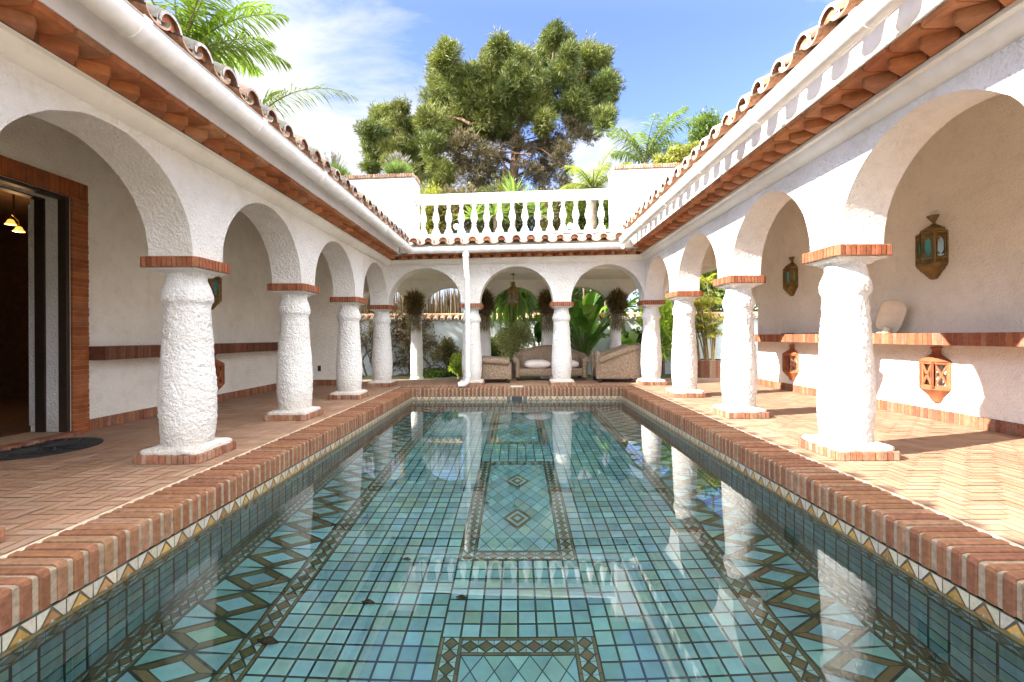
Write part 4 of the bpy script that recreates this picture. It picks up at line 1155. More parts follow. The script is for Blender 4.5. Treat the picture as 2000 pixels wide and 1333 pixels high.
# globe lamps on the terrace
for px, lab in ((893, 'white globe lamp on the terrace behind the left half of the balustrade'), (1115, 'white globe lamp on the terrace behind the right half of the balustrade')):
    q = at(px, 443, 12.6); t = thing('globe_lamp', lab, 'globe lamp', (q.x, q.y, 3.84), 'globe lamps on the terrace')
    b = MB(); b.lathe([(.002, -.092)]+[(.092*sin(PI*k/14), -.092*cos(PI*k/14)) for k in range(1, 14)]+[(.002, .092)], 20, q); b.build('globe', M['white'], t, smooth=180)
    b = MB(); b.lathe([(.05, 3.841-q.z), (.05, 3.86-q.z), (.025, 3.88-q.z), (.025, -.08)], 12, q); b.build('post', M['dark'], t, smooth=40)

# ================================================================== wicker seats
def wicker_seat(loc, w, d, rz, label, hb=.88, ha=.60, hf=.50):
    t = thing('wicker_seat', label, 'wicker seat', loc, 'wicker seats under the far arcade', rz)
    LL = Vector(loc)
    def mk(name, mb, mat, smooth=60):
        o = mb.build(name, mat, None, smooth=smooth); o.parent = t; return o
    # plan path: front left -> back left -> back right -> front right  (front faces -Y)
    path = []; r = .22; hw, hd = w/2-.08, d/2-.08
    for k in range(7): path.append((-hw, -hd+(2*hd-r)*k/6, ha+(hf-ha)*(1-k/6)**1.1))
    for k in range(1, 7):
        a = PI-PI/2*k/6; path.append((-hw+r+r*cos(a), hd-r+r*sin(a), ha+(hb-ha)*.5*(k/6)))
    for k in range(1, 9):
        u = k/8; path.append((-hw+r+(2*hw-2*r)*u, hd, ha+(hb-ha)*(.5+.5*sin(PI*u)**.7)))
    for k in range(1, 7):
        a = PI/2-PI/2*k/6; path.append((hw-r+r*cos(a), hd-r+r*sin(a), ha+(hb-ha)*.5*(1-k/6)))
    for k in range(1, 7): path.append((hw, hd-r-(2*hd-r)*k/6, ha+(hf-ha)*(k/6)**1.1))
    b = MB(); rows = []
    for k, (x, y, h) in enumerate(path):
        p, q = path[max(k-1, 0)], path[min(k+1, len(path)-1)]; tx, ty = q[0]-p[0], q[1]-p[1]; L = math.hypot(tx, ty); nx, ny = -ty/L, tx/L   # outward
        if k == 0: pass
        rows.append([(x+nx*o, y+ny*o, z) for o, z in ((.045, .11), (.06, .2), (.055, h*.6), (.075, h-.02), (.0, h), (-.06, h-.03), (-.055, .30), (-.055, .12))])
    b.grid(rows); b.poly(rows[0]); b.poly(rows[-1][::-1]); mk('shell', b, M['wicker'])
    b = MB(); pts = []
    rad_ = []
    for k, (x, y, h) in enumerate(path):
        p, q = path[max(k-1, 0)], path[min(k+1, len(path)-1)]; tx, ty = q[0]-p[0], q[1]-p[1]; L = math.hypot(tx, ty); nx, ny = -ty/L, tx/L
        pts.append((x+nx*.05, y+ny*.05, h-.035)); rad_.append(.085 if (k < 8 or k > len(path)-9) else .06)
    b.tube(pts, rad_, 12); mk('rolled_rim', b, M['wicker'])
    b = MB(); b.box(-hw+.05, hw-.05, -hd-.02, hd-.05, .12, .33, bev=.02); mk('seat_base', b, M['wicker'])
    for sx in (-1, 1):
        b = MB(); b.tube([(sx*hw, -hd-.01, .1), (sx*hw, -hd-.01, ha-.12)], .06, 10); mk('arm_post', b, M['wicker'])
    for sx in (-1, 1):
        for sy in (-1, 1):
            b = MB(); b.lathe([(.035, 0), (.048, .02), (.05, .06), (.04, .12)], 12, (sx*(hw-.04), sy*(hd-.04), 0)); mk('foot', b, M['wood'])
    return t
def cushion(loc, w, d, h, rz, label, tilt_=(0, 0)):
    b = MB(); n, m = 28, 12; rows = []
    for j in range(m+1):
        v = -PI/2+PI*j/m; row = []
        for i in range(n+1):
            u = 2*PI*i/n; sg = lambda q, e: math.copysign(abs(q)**e, q)
            row.append((w/2*sg(cos(v), .7)*sg(cos(u), .45), d/2*sg(cos(v), .7)*sg(sin(u), .45), h/2*sg(sin(v), .9)+.012*mnoise.noise(Vector((u*2, v*2, w*9)))))
        rows.append(row)
    b.grid(rows); o = b.build('cushion', M['cushion'], None, smooth=180); o.location = loc; o.rotation_euler = (tilt_[0], tilt_[1], rz)
    tag(o, label, 'cushion', 'pale cushions on the wicker seats'); return o
S0 = (at(1075, 745, 12.55).x, 12.75, 0)
wicker_seat(S0, 1.98, .92, 0, 'wide brown wicker sofa facing the pool under the middle of the far arcade', .93, .66, .60)
cushion((S0[0]-.36, S0[1]-.10, .43), .74, .58, .24, 0.04, 'pale cushion on the left half of the wicker sofa')
cushion((S0[0]+.42, S0[1]-.10, .43), .74, .58, .24, -.03, 'pale cushion on the right half of the wicker sofa, cut off by a column')
wicker_seat((2.66, 12.2, 0), 1.0, 1.24, rad(-90), 'brown wicker armchair at the right, turned sideways toward the sofa', 1.0, .92, .60)
cushion((2.48, 12.12, .43), .62, .62, .22, rad(90), 'pale cushion on the wicker armchair at the right')
wicker_seat((-.62, 12.2, 0), 1.0, 1.0, rad(90), 'dark brown wicker armchair at the left, half behind a column', .70, .62, .58)

# ================================================================== vegetation helpers
LF = dict(pine=(0.075, 0.112, 0.030), pineY=(0.140, 0.160, 0.038), palm=(0.10, 0.17, 0.03), palmY=(0.22, 0.25, 0.05), deep=(0.03, 0.075, 0.018), mid=(0.06, 0.12, 0.025), lime=(0.20, 0.28, 0.035), olive=(0.14, 0.15, 0.06), dry=(0.13, 0.09, 0.055), yellow=(0.36, 0.32, 0.05))

def blob_points(n, c, r, shell=.55, flat=1.0):
    d = unit(rng.normal(size=(n, 3))); rr = (shell+(1-shell)*rng.random((n, 1)))*r
    d[:, 2] *= flat
    return np.array(c)+d*rr, d

def pine(name_label, cat, blobs, D, dark_blobs, trunk, limbs, per=1500, group=None, seed=1):
    g = np.random.default_rng(seed)
    base = Vector((trunk[0][0][0], trunk[0][0][1], 0))
    t = thing('pine_tree', name_label, cat, base, group)
    V, C = [], []
    def clump(c, r, n, base_c, warm, blade, bw, dens=1.0):
        sub = max(5, int(20*(r/1.1)**2))
        cs, sd = blob_points(sub, c, r*.78, .35)
        for q, dq in zip(cs, sd):
            rr = r*g.uniform(.26, .56); m = int(n/sub*dens)
            P, d = blob_points(m, q, rr, .25, .85); P = P+d*rr*np.abs(rng.normal(scale=.22, size=(m, 1)))
            out = unit(d*.7+dq[None]*.5+np.array([[0, 0, .55]])+rng.normal(scale=.35, size=(m, 3)))
            bl = 5
            PP = np.repeat(P, bl, 0); DD = unit(np.repeat(out, bl, 0)+rng.normal(scale=.55, size=(m*bl, 3)))
            V.append(leaf_quads(PP, DD, rng.uniform(.6, 1.15, m*bl)*blade, bw, .45))
            k = g.uniform(.7, 1.25); mixf = min(1, max(0, g.normal(.5, .33)))
            cc = tint(m, [(x*(1-mixf)+y*mixf)*k for x, y in zip(base_c, LF['pineY'] if dens >= 1 else base_c)], .25, warm); C.append(np.repeat(cc, bl, 0))
    for (px, py, r) in blobs:
        dd = D+g.uniform(-2.2, 2.2); R = r*1.12*dd/889
        clump(at(px, py, dd), R, int(per*(R/1.1)**2), LF['pineY'] if g.random() < .45 else LF['pine'], .25, .30, .030)
    quads('crown', np.concatenate(V), np.concatenate(C), M['needle'], t)
    if dark_blobs:
        V, C = [], []
        for (px, py, r) in dark_blobs:
            dd = D+g.uniform(-1.5, 2.0); R = r*dd/889
            clump(at(px, py, dd), R, int(per*.52*(R/1.1)**2), (0.12, 0.095, 0.06), .35, .26, .028, .999)
        quads('dry_twigs', np.concatenate(V), np.concatenate(C), M['needle'], t)
    b = MB(); bc = (0.20, 0.12, 0.085)
    b.tube([p for p, r in trunk], [r for p, r in trunk], 12, bc)
    b.build('trunk', M['bark'], t, smooth=60)
    b = MB()
    for pts, r0, r1 in limbs:
        n = len(pts); b.tube(pts, [r0+(r1-r0)*k/(n-1) for k in range(n)], 7, jit(bc, .1))
    if limbs: b.build('limbs', M['bark'], t, smooth=60)
    return t

DP = 22.0
main = [(880,112,34),(862,140,30),(905,150,38),(935,175,38),(872,190,42),(848,235,32),(852,285,30),(866,330,26),(868,362,18),(915,225,42),(890,255,36),
        (985,95,30),(972,120,32),(1010,130,36),(955,150,30),(1000,175,40),(1028,195,36),(1085,75,28),(1072,105,34),(1110,118,28),(1095,150,38),(1055,165,36),
        (1150,118,34),(1182,128,24),(1180,172,30),(1145,175,38),(1118,205,40),(1165,215,36),(1192,195,16),(1065,205,36),(1030,225,30),(985,225,36),(950,210,34),(1175,245,24),(990,262,26),(1060,238,30),(940,262,26)]
darkm = [(1120,250,30),(1090,275,34),(1140,235,28),(1060,295,34),(1105,305,32),(1075,335,34),(1040,335,28),(910,290,36),(935,315,40),(905,335,36),(955,340,38),(970,300,30),(880,300,28),(1000,350,30),(1020,290,24),(1155,262,20),(930,360,28),(985,372,26),(1060,365,24),(1100,345,20)]
A = lambda px, py, d=0: at(px, py, DP+d)
TR = [(Vector((A(1001,380).x, DP, 0)), .27), (A(1000,400), .25), (A(1001,370), .235), (A(1006,330), .22), (A(1010,285), .20), (A(1009,262), .18)]
def limb(p, q, r0, r1=.03, bend=.12, n=6):
    p, q = Vector(p), Vector(q); L = (q-p).length; off = Vector((random.uniform(-1, 1), random.uniform(-1, 1), random.uniform(.2, 1)))*L*bend
    return ([p+(q-p)*k/n+off*sin(PI*k/n)+Vector([random.uniform(-1, 1)*L*.02 for _ in range(3)]) for k in range(n+1)], r0, r1)
fk = A(1009, 262)
LIM = [limb(fk, A(970,200,-.5), .13, .07), limb(fk, A(1050,215,.4), .13, .07), limb(A(970,200,-.5), A(905,150,.5), .10), limb(A(970,200,-.5), A(985,100,0), .10), limb(A(1050,215,.4), A(1085,90,.3), .09), limb(A(1050,215,.4), A(1150,140,-.6), .09),
       limb(fk, A(920,240,-.8), .14), limb(A(920,240,-.8), A(855,230,.3), .08), limb(A(1006,320), A(900,290,.5), .10), limb(A(1050,215,.4), A(1170,200,.5), .08), limb(A(1008,300), A(1100,270,.6), .09), limb(A(1004,345), A(920,330,-.5), .07), limb(A(1004,350), A(1080,330,.5), .07), limb(A(1002,365), A(960,345,-.7), .05)]
for k in range(26):
    s0 = A(random.uniform(960, 1040), random.uniform(270, 350), random.uniform(-1, 1)); LIM.append(limb(s0, A(random.uniform(870, 1120), random.uniform(270, 385), random.uniform(-1.5, 1.5)), .035, .012, .2))
pine('tall green pine with a bare brown underside rising behind the balustrade', 'pine tree', main, DP, darkm, TR, LIM, 1650, 'pines beyond the terrace', 3)
D2 = 26.0
B_ = lambda px, py, d=0: at(px, py, D2+d)
small = [(745,225,22),(775,218,24),(730,255,26),(765,255,30),(800,250,26),(825,280,26),(740,295,28),(778,290,32),(812,315,30),(845,330,24),(720,275,16),(735,325,22),(770,330,26),(805,345,26),(850,365,20)]
pine('smaller darker pine behind the left parapet, beside the tall one', 'pine tree', small, D2, None, [(Vector((B_(790,350).x, D2, 0)), .3), (B_(790,360), .26), (B_(788,300), .16)], [limb(B_(788,320), B_(745,250), .10), limb(B_(788,310), B_(820,270), .09), limb(B_(788,320), B_(770,230), .08)], 1500, 'pines beyond the terrace', 9)

def frond(V, C, base, az, el, L, droop, nl=46, ll=.5, lw=.035, col=None, rach=None, rw=.02, twist=0.0, fall=.5, sweepf=.6):
    """a feather palm frond: arching rachis with leaflets on both sides"""
    h = np.array([cos(az), sin(az), 0]); up = np.array([0, 0, 1.0]); n = 14
    pts = [np.array(base, float)]
    for k in range(n):
        e = el-droop*((k+.5)/n)**1.3
        pts.append(pts[-1]+(h*cos(e)+up*sin(e))*L/n)
    pts = np.array(pts)
    if rach is not None: rach.tube([tuple(p) for p in pts], [rw*(1-.8*k/n) for k in range(n+1)], 5, col if col is not None else (1, 1, 1))
    side = np.cross(h, up)
    P, D_, LN = [], [], []
    for k in range(nl):
        u = .14+.86*(k+rng.random()*.5)/nl; f = u*n; i = min(int(f), n-1); p = pts[i]+(pts[i+1]-pts[i])*(f-i); tg = unit(pts[i+1]-pts[i])
        nrm = np.cross(side, tg)
        for s in (-1, 1):
            d = side*s*(1-sweepf*.4)+tg*sweepf*(.6+.8*u)+nrm*(-.30*s*0+.18)*1.0-up*fall*rng.uniform(.6, 1.4)+rng.normal(scale=.09, size=3)
            P.append(p); D_.append(unit(d)); LN.append(ll*(sin(PI*min(.97, u*.86+.12))**.7)*rng.uniform(.85, 1.12))
    P, D_, LN = np.array(P), np.array(D_), np.array(LN)
    # two segments per leaflet so that it bends down
    mid = P+D_*LN[:, None]*.55; S = unit(np.cross(D_, up[None]+.01)); W = lw*.5
    d2 = unit(D_-up[None]*fall*.9); tip = mid+d2*LN[:, None]*.5
    V.append(np.stack([P-S*W*.5, P+S*W*.5, mid+S*W, mid-S*W], 1)); V.append(np.stack([mid-S*W, mid+S*W, tip+S*W*.08, tip-S*W*.08], 1))
    cc = tint(len(P), col if col is not None else LF['palm'], .28, .15); C += [cc, cc]

def palm(label, base, crown, fronds, col, trunk_r=.14, ll=.5, lw=.035, nl=46, cat='palm', group='palms beyond the roofs', name='palm_tree', tcol=(.22, .17, .12), rach_col=(.16, .16, .05)):
    t = thing(name, label, cat, base, group)
    V, C = [], []; R = MB()
    for (az, el, L, dr) in fronds: frond(V, C, crown, az, el, L, dr, nl, ll, lw, jit(col, .15), R, .022)
    R.c = [rach_col]*len(R.c)
    quads('fronds', np.concatenate(V), np.concatenate(C), M['leaf'], t); R.build('frond_stems', M['drystem'], t, smooth=60)
    b = MB(); p, q = Vector(base), Vector(crown); n = 24
    b.tube([p+(q-p)*k/n for k in range(n+1)], [trunk_r*(1.15-.25*k/n+(.06 if k % 2 else 0)) for k in range(n+1)], 12, tcol); b.build('trunk', M['bark'], t, smooth=60)
    return t
RF = lambda n, e0, e1, L0, L1, d0, d1, a0=0, a1=2*PI: [(a0+(a1-a0)*(k+random.random()*.6)/n, random.uniform(e0, e1), random.uniform(L0, L1), random.uniform(d0, d1)) for k in range(n)]

# left palms behind the roof
c = at(352, 120, 9.6)
palm('bright green feather palm whose fronds rise above the left roof at the top edge', (c.x, c.y, 0), c,
     [(rad(-20), 1.15, 2.9, .9), (rad(10), 1.0, 2.6, 1.1), (rad(40), 1.2, 2.8, .8), (rad(75), .9, 2.5, 1.1), (rad(110), 1.2, 2.6, .9), (rad(-60), 1.2, 2.6, .9), (rad(-5), 1.35, 2.7, .5), (rad(25), .75, 2.3, 1.2), (rad(150), 1.0, 2.5, 1.0), (rad(200), 1.0, 2.5, 1.0), (rad(-90), 1.0, 2.4, 1.0), (rad(0), .6, 2.1, .9), (rad(30), 1.45, 2.6, .4), (rad(-35), .9, 2.5, .8)],
     (0.15, 0.215, 0.04), .12, .62, .038, 60)
c = at(478, 262, 10.9)
palm('feather palm hidden by the left roof, one long frond arching out over the sky', (c.x, c.y, 0), c,
     [(rad(4), 1.02, 3.15, 1.55), (rad(25), 1.25, 1.5, .6), (rad(150), .9, 2.2, 1.0), (rad(-160), .9, 2.2, 1.0), (rad(95), .7, 1.8, 1.0), (rad(-70), .6, 1.7, 1.1)], (0.15, 0.19, 0.06), .11, .62, .026, 60)
# right palms
c = at(1262, 322, 15.5)
palm('green palm with tall curved fronds above the right parapet', (c.x, c.y, 0), c,
     [(rad(-15), 1.2, 2.5, 1.3), (rad(5), 1.35, 2.6, 1.0), (rad(30), 1.1, 2.3, 1.5), (rad(-50), 1.25, 2.2, 1.2), (rad(165), 1.3, 1.9, .9), (rad(190), 1.1, 1.7, 1.0), (rad(90), 1.3, 2.0, .8), (rad(-90), 1.2, 1.8, 1.1), (rad(0), .8, 2.0, 1.2), (rad(140), .9, 1.5, 1.0)], (0.14, 0.185, 0.05), .13, .60, .034, 54)
c = at(1160, 372, 16.5)
palm('low yellowish palm spraying up just behind the right end of the balustrade', (c.x, c.y, 0), c,
     RF(14, .5, 1.3, 1.1, 1.7, .7, 1.3), (0.24, 0.27, 0.05), .12, .42, .026, 44)

def strap_rosette(name, label, cat, base, crown, n, L, W, e0, e1, droop, col, group=None, trunk_r=.05, a=.25, down=0.0):
    """sword or ribbon leaves from one crown, each a folded tapering strip"""
    t = thing(name, label, cat, base, group); V, C = [], []
    for k in range(n):
        az = rng.uniform(0, 2*PI); el = rng.uniform(e0, e1); h = np.array([cos(az), sin(az), 0]); s = np.array([-sin(az), cos(az), 0]); up = np.array([0, 0, 1.])
        l = L*rng.uniform(.7, 1.1); p = np.array(crown, float)+rng.normal(scale=.03, size=3); m = 6; cc = np.array(jit(col, a))
        pr = None
        for q in range(m+1):
            u = q/m; w = W*.5*(.55+.9*u*(1-u)*2)*(1-u**4)+.001
            cur = (p-s*w+up*w*.4, p, p+s*w+up*w*.4)
            if pr is not None:
                V.append([pr[0], pr[1], cur[1], cur[0]]); V.append([pr[1], pr[2], cur[2], cur[1]]); C += [cc*(.9+.2*u), cc*(1.0+.2*u)]
            pr = cur; e = el-droop*u**1.2*rng.uniform(.8, 1.2); p = p+(h*cos(e)+up*sin(e))*l/m
    quads('leaves', np.array(V), np.clip(np.array(C), 0, 1), M['leaf'], t)
    b = MB(); p, q = Vector(base), Vector(crown)
    b.tube([p+(q-p)*k/8 for k in range(9)], [trunk_r*(1.1 if k % 2 else 1) for k in range(9)], 9, (.2, .15, .1)); b.build('trunk', M['bark'], t, smooth=60)
    return t
# terrace planter with yuccas, seen between the balusters
pl = at(945, 447, 13.4)
t = thing('terrace_planter', 'low brick planter on the terrace behind the balusters', 'brick planter', (pl.x, 13.5, 3.84))
b = MB(); x0, x1 = at(905, 447, 13.4).x, at(990, 447, 13.4).x
for r in range(5):
    for k in range(11):
        w = (x1-x0)/11; o = (r % 2)*w*.5
        b.box(max(x0, x0+k*w+o-w*.5+.004), min(x1, x0+(k+1)*w+o-w*.5-.004), 13.4, 13.9, 3.842+r*.075, 3.842+r*.075+.068, jit((.46, .26, .16), .2), .005)
b.box(x0+.02, x1-.02, 13.41, 13.89, 3.842, 4.2, (.45, .36, .27)); b.build('brickwork', M['brick'], t)
b = MB(); b.box(x0+.05, x1-.05, 13.45, 13.85, 4.201, 4.215, (.05, .035, .02)); b.build('soil', M['drystem'], t)
for px, py, L, lab in ((1005, 395, .95, 'spiky yucca whose leaf tips stand above the middle of the balustrade rail'), (925, 425, .62, 'spiky yucca in the terrace planter behind the left balusters'), (968, 420, .7, 'spiky yucca behind the middle balusters, right end of the planter'), (1052, 418, .68, 'spiky yucca behind the balusters right of the middle')):
    D = 13.65; q = at(px, py, D); q2 = at(px, 452, D)
    strap_rosette('yucca', lab, 'yucca', (q2.x, D, 3.85 if px > 1000 else 4.22), q, 54, L, .065, -.3, 1.45, .35, (0.16, 0.22, 0.06), 'yuccas on the terrace', .05)

def lavender(px, base_py, D, r, h, label):
    q = at(px, base_py, D); t = thing('lavender', label, 'lavender', q, 'lavender tufts on the parapet')
    n = 900; az = rng.uniform(0, 2*PI, n); el = np.arccos(rng.uniform(.05, 1, n)**.6*.75)
    el = PI/2-rng.uniform(0, 1.05, n)**1.0
    d = np.stack([np.cos(az)*np.cos(el), np.sin(az)*np.cos(el), np.sin(el)], 1)
    P = np.array(q)[None]+np.stack([np.cos(az), np.sin(az), np.zeros(n)], 1)*rng.random((n, 1))*r*.35
    quads('leaves', np.concatenate([leaf_quads(P, d, h*rng.uniform(.35, .75, n), .022, .4), leaf_quads(P+d*.12, d+rng.normal(scale=.25, size=d.shape), h*rng.uniform(.2, .5, n), .02)]), np.concatenate([tint(n, (.17, .24, .09), .3), tint(n, (.24, .30, .10), .3)]), M['leaf'], t)
    m = 70; az = rng.uniform(0, 2*PI, m); el = PI/2-rng.uniform(0, .75, m); d = np.stack([np.cos(az)*np.cos(el), np.sin(az)*np.cos(el), np.sin(el)], 1); P = np.repeat(np.array(q)[None], m, 0); L = h*rng.uniform(.85, 1.15, m)
    st = MB()
    for k in range(m): st.tube([P[k], P[k]+d[k]*L[k]], .004, 3, (.22, .25, .12), caps=False)
    st.build('stems', M['leaf'], t)
    tp = P+d*L[:, None]*.82; fl = quads('flowers', np.concatenate([leaf_quads(tp, d, h*.2, .024), leaf_quads(tp+.004, d+rng.normal(scale=.2, size=d.shape), h*.18, .02)]), np.concatenate([tint(m, (.30, .24, .34), .25)]*2), M['leaf'], t); fl['kind'] = 'stuff'
lavender(779, 345, 11.95, .42, .62, 'lavender tuft in flower on the left parapet, near its end')
lavender(655, 352, 11.95, .5, .68, 'lavender tuft farther left, partly behind the left roof tiles')

def bush(name, label, cat, c, r, n, L, W, col, warm=.2, group=None, flat=1.0, ground=None, shell=.4, sub=10, mat='leaf', a=.35, trunk=True, hang=0.0):
    base = Vector((c[0], c[1], ground if ground is not None else c[2]-r*flat)); t = thing(name, label, cat, base, group)
    cs, sd = blob_points(sub, c, r*.66, .5, flat); V, C = [], []
    for q, dq in zip(cs, sd):
        m = n//sub; P, d = blob_points(m, q, r*rng.uniform(.36, .52), .2, flat)
        D = unit(d*.6+dq[None]*.5+np.array([[0, 0, .25-hang]])+rng.normal(scale=.5, size=(m, 3)))
        k = rng.uniform(.75, 1.25); V.append(leaf_quads(P, D, L*rng.uniform(.6, 1.2, m), W, .45)); C.append(tint(m, [x*k for x in col], a, warm))
    quads('foliage', np.concatenate(V), np.concatenate(C), M[mat], t)
    if trunk:
        b = MB(); g = base.z
        b.tube([(c[0], c[1], g), (c[0]+.02, c[1], (g+c[2])/2), (c[0], c[1], c[2])], [.05+.02*r, .045, .03], 7, (.17, .12, .08))
        for q in cs[:6]: b.tube([(c[0], c[1], (g*.4+c[2]*.6)), tuple((np.array(c)+q)/2+rng.normal(scale=.06*r, size=3)), tuple(q)], [.03, .02, .008], 5, (.17, .12, .08))
        b.build('branches', M['bark'], t, smooth=60)
    return t
# on and beyond the right parapet
for k, (px, py, D, r, lab) in enumerate(((1222, 330, 12.15, .20, 'small trailing plant at the near end of the right parapet'), (1310, 312, 12.3, .42, 'yellow green climber tumbling over the right parapet'), (1360, 300, 12.3, .42, 'yellow green climber on the right parapet, partly behind the roof tiles'))):
    q = at(px, py, D); bush('climber', lab, 'climber', q, r, 2600, .085, .04, (.24, .25, .06), .35, 'climbers on the right parapet', .75, q.z-r*.7, trunk=False)
q = at(1392, 262, 30); bush('broadleaf_tree', 'distant broadleaf tree showing above the right roof tiles', 'tree', q, 1.7, 7000, .22, .12, (.10, .15, .045), .2, None, .9, 0, sub=18)
# shrubs behind the terrace, filling the view between the balusters
SH = [(838, 430, 19, 1.5, (.20, .20, .035), 'yellow green shrub behind the first balusters on the left'), (895, 420, 18.5, 1.35, (.11, .085, .05), 'brown twiggy shrub behind the balusters left of the yuccas'), (1090, 415, 19, 1.5, (.10, .085, .05), 'brown twiggy shrub behind the balusters right of the yuccas'),
      (1140, 430, 18, 1.0, (.10, .14, .035), 'dark green shrub behind the right balusters'), (1182, 430, 18, 1.0, (.13, .19, .04), 'fresh green shrub behind the last baluster on the right'), (990, 420, 20, 1.7, (.085, .095, .04), 'dull dark shrub behind the yuccas at the middle of the balustrade')]
SH += [(945, 428, 21, 1.7, (.09, .10, .04), 'dull green shrub farther back between the left balusters'), (1045, 428, 21, 1.7, (.10, .12, .04), 'olive shrub farther back, behind the middle balusters'), (1120, 428, 21.5, 1.6, (.08, .11, .035), 'deep green shrub farther back, behind the right balusters')]
for px, py, D, r, col, lab in SH:
    q = at(px, py, D); bush('shrub', lab, 'shrub', q, r, 6500, .17, .06, col, .4, 'shrubs behind the terrace', 1.0, 0, sub=16)

# ------------------------------------------------------------------ the garden seen through the far arches
GY = 16.2
t = thing('garden_wall', 'low pale garden wall capped with barrel tiles behind the far arcade', 'garden wall', (0, GY, -.16))
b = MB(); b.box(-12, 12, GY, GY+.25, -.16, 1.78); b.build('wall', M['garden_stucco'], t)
b = MB(); sp = .25
for k in range(96):
    x = -12+.12+k*sp; c = jit(random.choice([(.42, .24, .14), (.36, .2, .12), (.48, .31, .2)]), .2)
    P = [[(x-.085*cos(PI*q/8), y, z+.085*sin(PI*q/8)) for q in range(9)] for y, z in ((GY-.12, 1.80), (GY+.13, 1.93))]
    b.grid(P[::-1], c); b.grid([P[0], [(x-.065*cos(PI*q/8), GY-.118, 1.80+.065*sin(PI*q/8)) for q in range(9)]], jit((.66, .60, .52), .1))
    b.poly([(x-.065*cos(PI*q/8), GY-.09, 1.803+.065*sin(PI*q/8)) for q in range(9)], (.62, .58, .52))
b.box(-12, 12, GY-.02, GY+.26, 1.781, 1.80, (.5, .4, .3)); b.tube([(-12, GY+.15, 1.99), (12, GY+.15, 1.99)], .06, 8, (.55, .32, .18))
b.build('tile_capping', M['rooftile'], t, smooth=42)

def vine():
    q = at(745, 742, GY-.15); t = thing('bare_vine', 'gnarled, nearly leafless vine trained over the garden wall at the left', 'vine', (q.x, GY-.15, -.16)); b = MB()
    ends = []
    def grow(p, d, r, depth, L):
        pts = [p]; n = 9
        for k in range(n):
            d = (d+Vector((random.gauss(0, .32), random.gauss(0, .05), random.gauss(0, .25)))).normalized()
            p = p+d*L/n; p.y = min(max(p.y, GY-.42), GY-.05); pts.append(p.copy())
        b.tube(pts, [r*(1-.5*k/n) for k in range(n+1)], 6, jit((.13, .085, .065), .2)); ends.extend(pts[3:])
        if depth:
            for _ in range(4 if depth > 1 else 5):
                k = random.randrange(3, n+1); grow(pts[k], (d+Vector((random.uniform(-1.3, 1.3), 0, random.uniform(-.5, 1.0)))).normalized(), r*.5, depth-1, L*.62)
    for px, py, dx in ((712, 742, .05), (735, 742, -.15), (800, 742, .3), (838, 742, -.1), (770, 742, .5)):
        grow(at(px, py, GY-.2), Vector((dx, 0, 1)), .045, 3, 1.6)
    b.build('stems', M['drystem'], t, smooth=60)
    E_ = np.array([tuple(e) for e in ends]); n = 5200; P = E_[rng.integers(0, len(E_), n)]+rng.normal(scale=.07, size=(n, 3)); P[:, 1] = np.minimum(P[:, 1], GY-.03)
    quads('dry_leaves', leaf_quads(P, rng.normal(size=(n, 3)), rng.uniform(.05, .12, n), .055), np.where(rng.random((n, 1)) < .35, tint(n, (.085, .10, .04), .3), tint(n, (.21, .13, .09), .4)), M['leaf'], t)
vine()
# dry reed screen behind the garden wall
t = thing('reed_screen', 'dry brown reed screen standing behind the garden wall at the left', 'reed screen', (at(830, 600, 17.2).x, 17.2, -.16)); n = 4200
xs = rng.uniform(at(680, 600, 17.2).x, at(900, 600, 17.2).x, n); P = np.stack([xs, 17.2+rng.normal(scale=.12, size=n), rng.uniform(-.1, 1.6, n)], 1)
quads('reeds', leaf_quads(P, np.stack([rng.normal(scale=.06, size=n), rng.normal(scale=.05, size=n), np.ones(n)], 1), rng.uniform(.9, 2.1, n), .05, .4), tint(n, (.16, .115, .078), .5), M['leaf'], t)

def banana(label, base, n, L, W, cols, spread=.5, group='broad leaved plants under the far arcade'):
    t = thing('banana_plant', label, 'banana plant', base, group); V, C = [], []; st = MB()
    for k in range(n):
        az = rng.uniform(0, 2*PI); h = np.array([cos(az), sin(az), 0]); s = np.array([-sin(az), cos(az), 0]); up = np.array([0, 0, 1.])
        p0 = np.array(base)+h*.1*rng.random(); pl_ = rng.uniform(.35, 1.0)*L[1]; lean = rng.uniform(.08, spread)
        pts = [p0+(h*lean*(q/6)**1.6+up)*pl_*q/6 for q in range(7)]; st.tube([tuple(p) for p in pts], [.03-.002*q for q in range(7)], 6, jit((.17, .21, .06), .2))
        p = pts[-1]; e = PI/2-lean*1.2; m = 9; l = L[0]*rng.uniform(.75, 1.15); w0 = W*rng.uniform(.8, 1.15); cc = np.array(jit(random.choice(cols), .15)); tw = rng.uniform(-.5, .5); dr = rng.uniform(.7, 1.9); pr = None
        for q in range(m+1):
            u = q/m; w = w0*.5*(sin(PI*min(1, u*.93+.07))**.6)*(1-.15*u); ns = s*cos(tw)+np.cross(s, h)*sin(tw)
            cur = (p-ns*w+up*w*.30, p, p+ns*w+up*w*.30)
            if pr is not None: V += [[pr[0], pr[1], cur[1], cur[0]], [pr[1], pr[2], cur[2], cur[1]]]; C += [cc*rng.uniform(.85, 1.1), cc*rng.uniform(.9, 1.15)]
            pr = cur; ee = e-dr*u; p = p+(h*cos(ee)+up*sin(ee))*l/m
    quads('leaves', np.array(V), np.clip(np.array(C), 0, 1), M['leaf'], t); st.build('stalks', M['leaf'], t, smooth=60)
GREENS = [(.10, .20, .035), (.16, .28, .05), (.07, .14, .03), (.24, .34, .08)]
q = at(1140, 742, 15.0); banana('tall broad leaved banana clump behind the right far arch', (q.x, 15.0, -.16), 46, (1.15, 2.25), .46, GREENS, .6)
q = at(1232, 742, 15.2); banana('broad leaved plant beside the outer column at the right', (q.x, 15.2, -.16), 12, (.9, 1.45), .36, GREENS, .5)
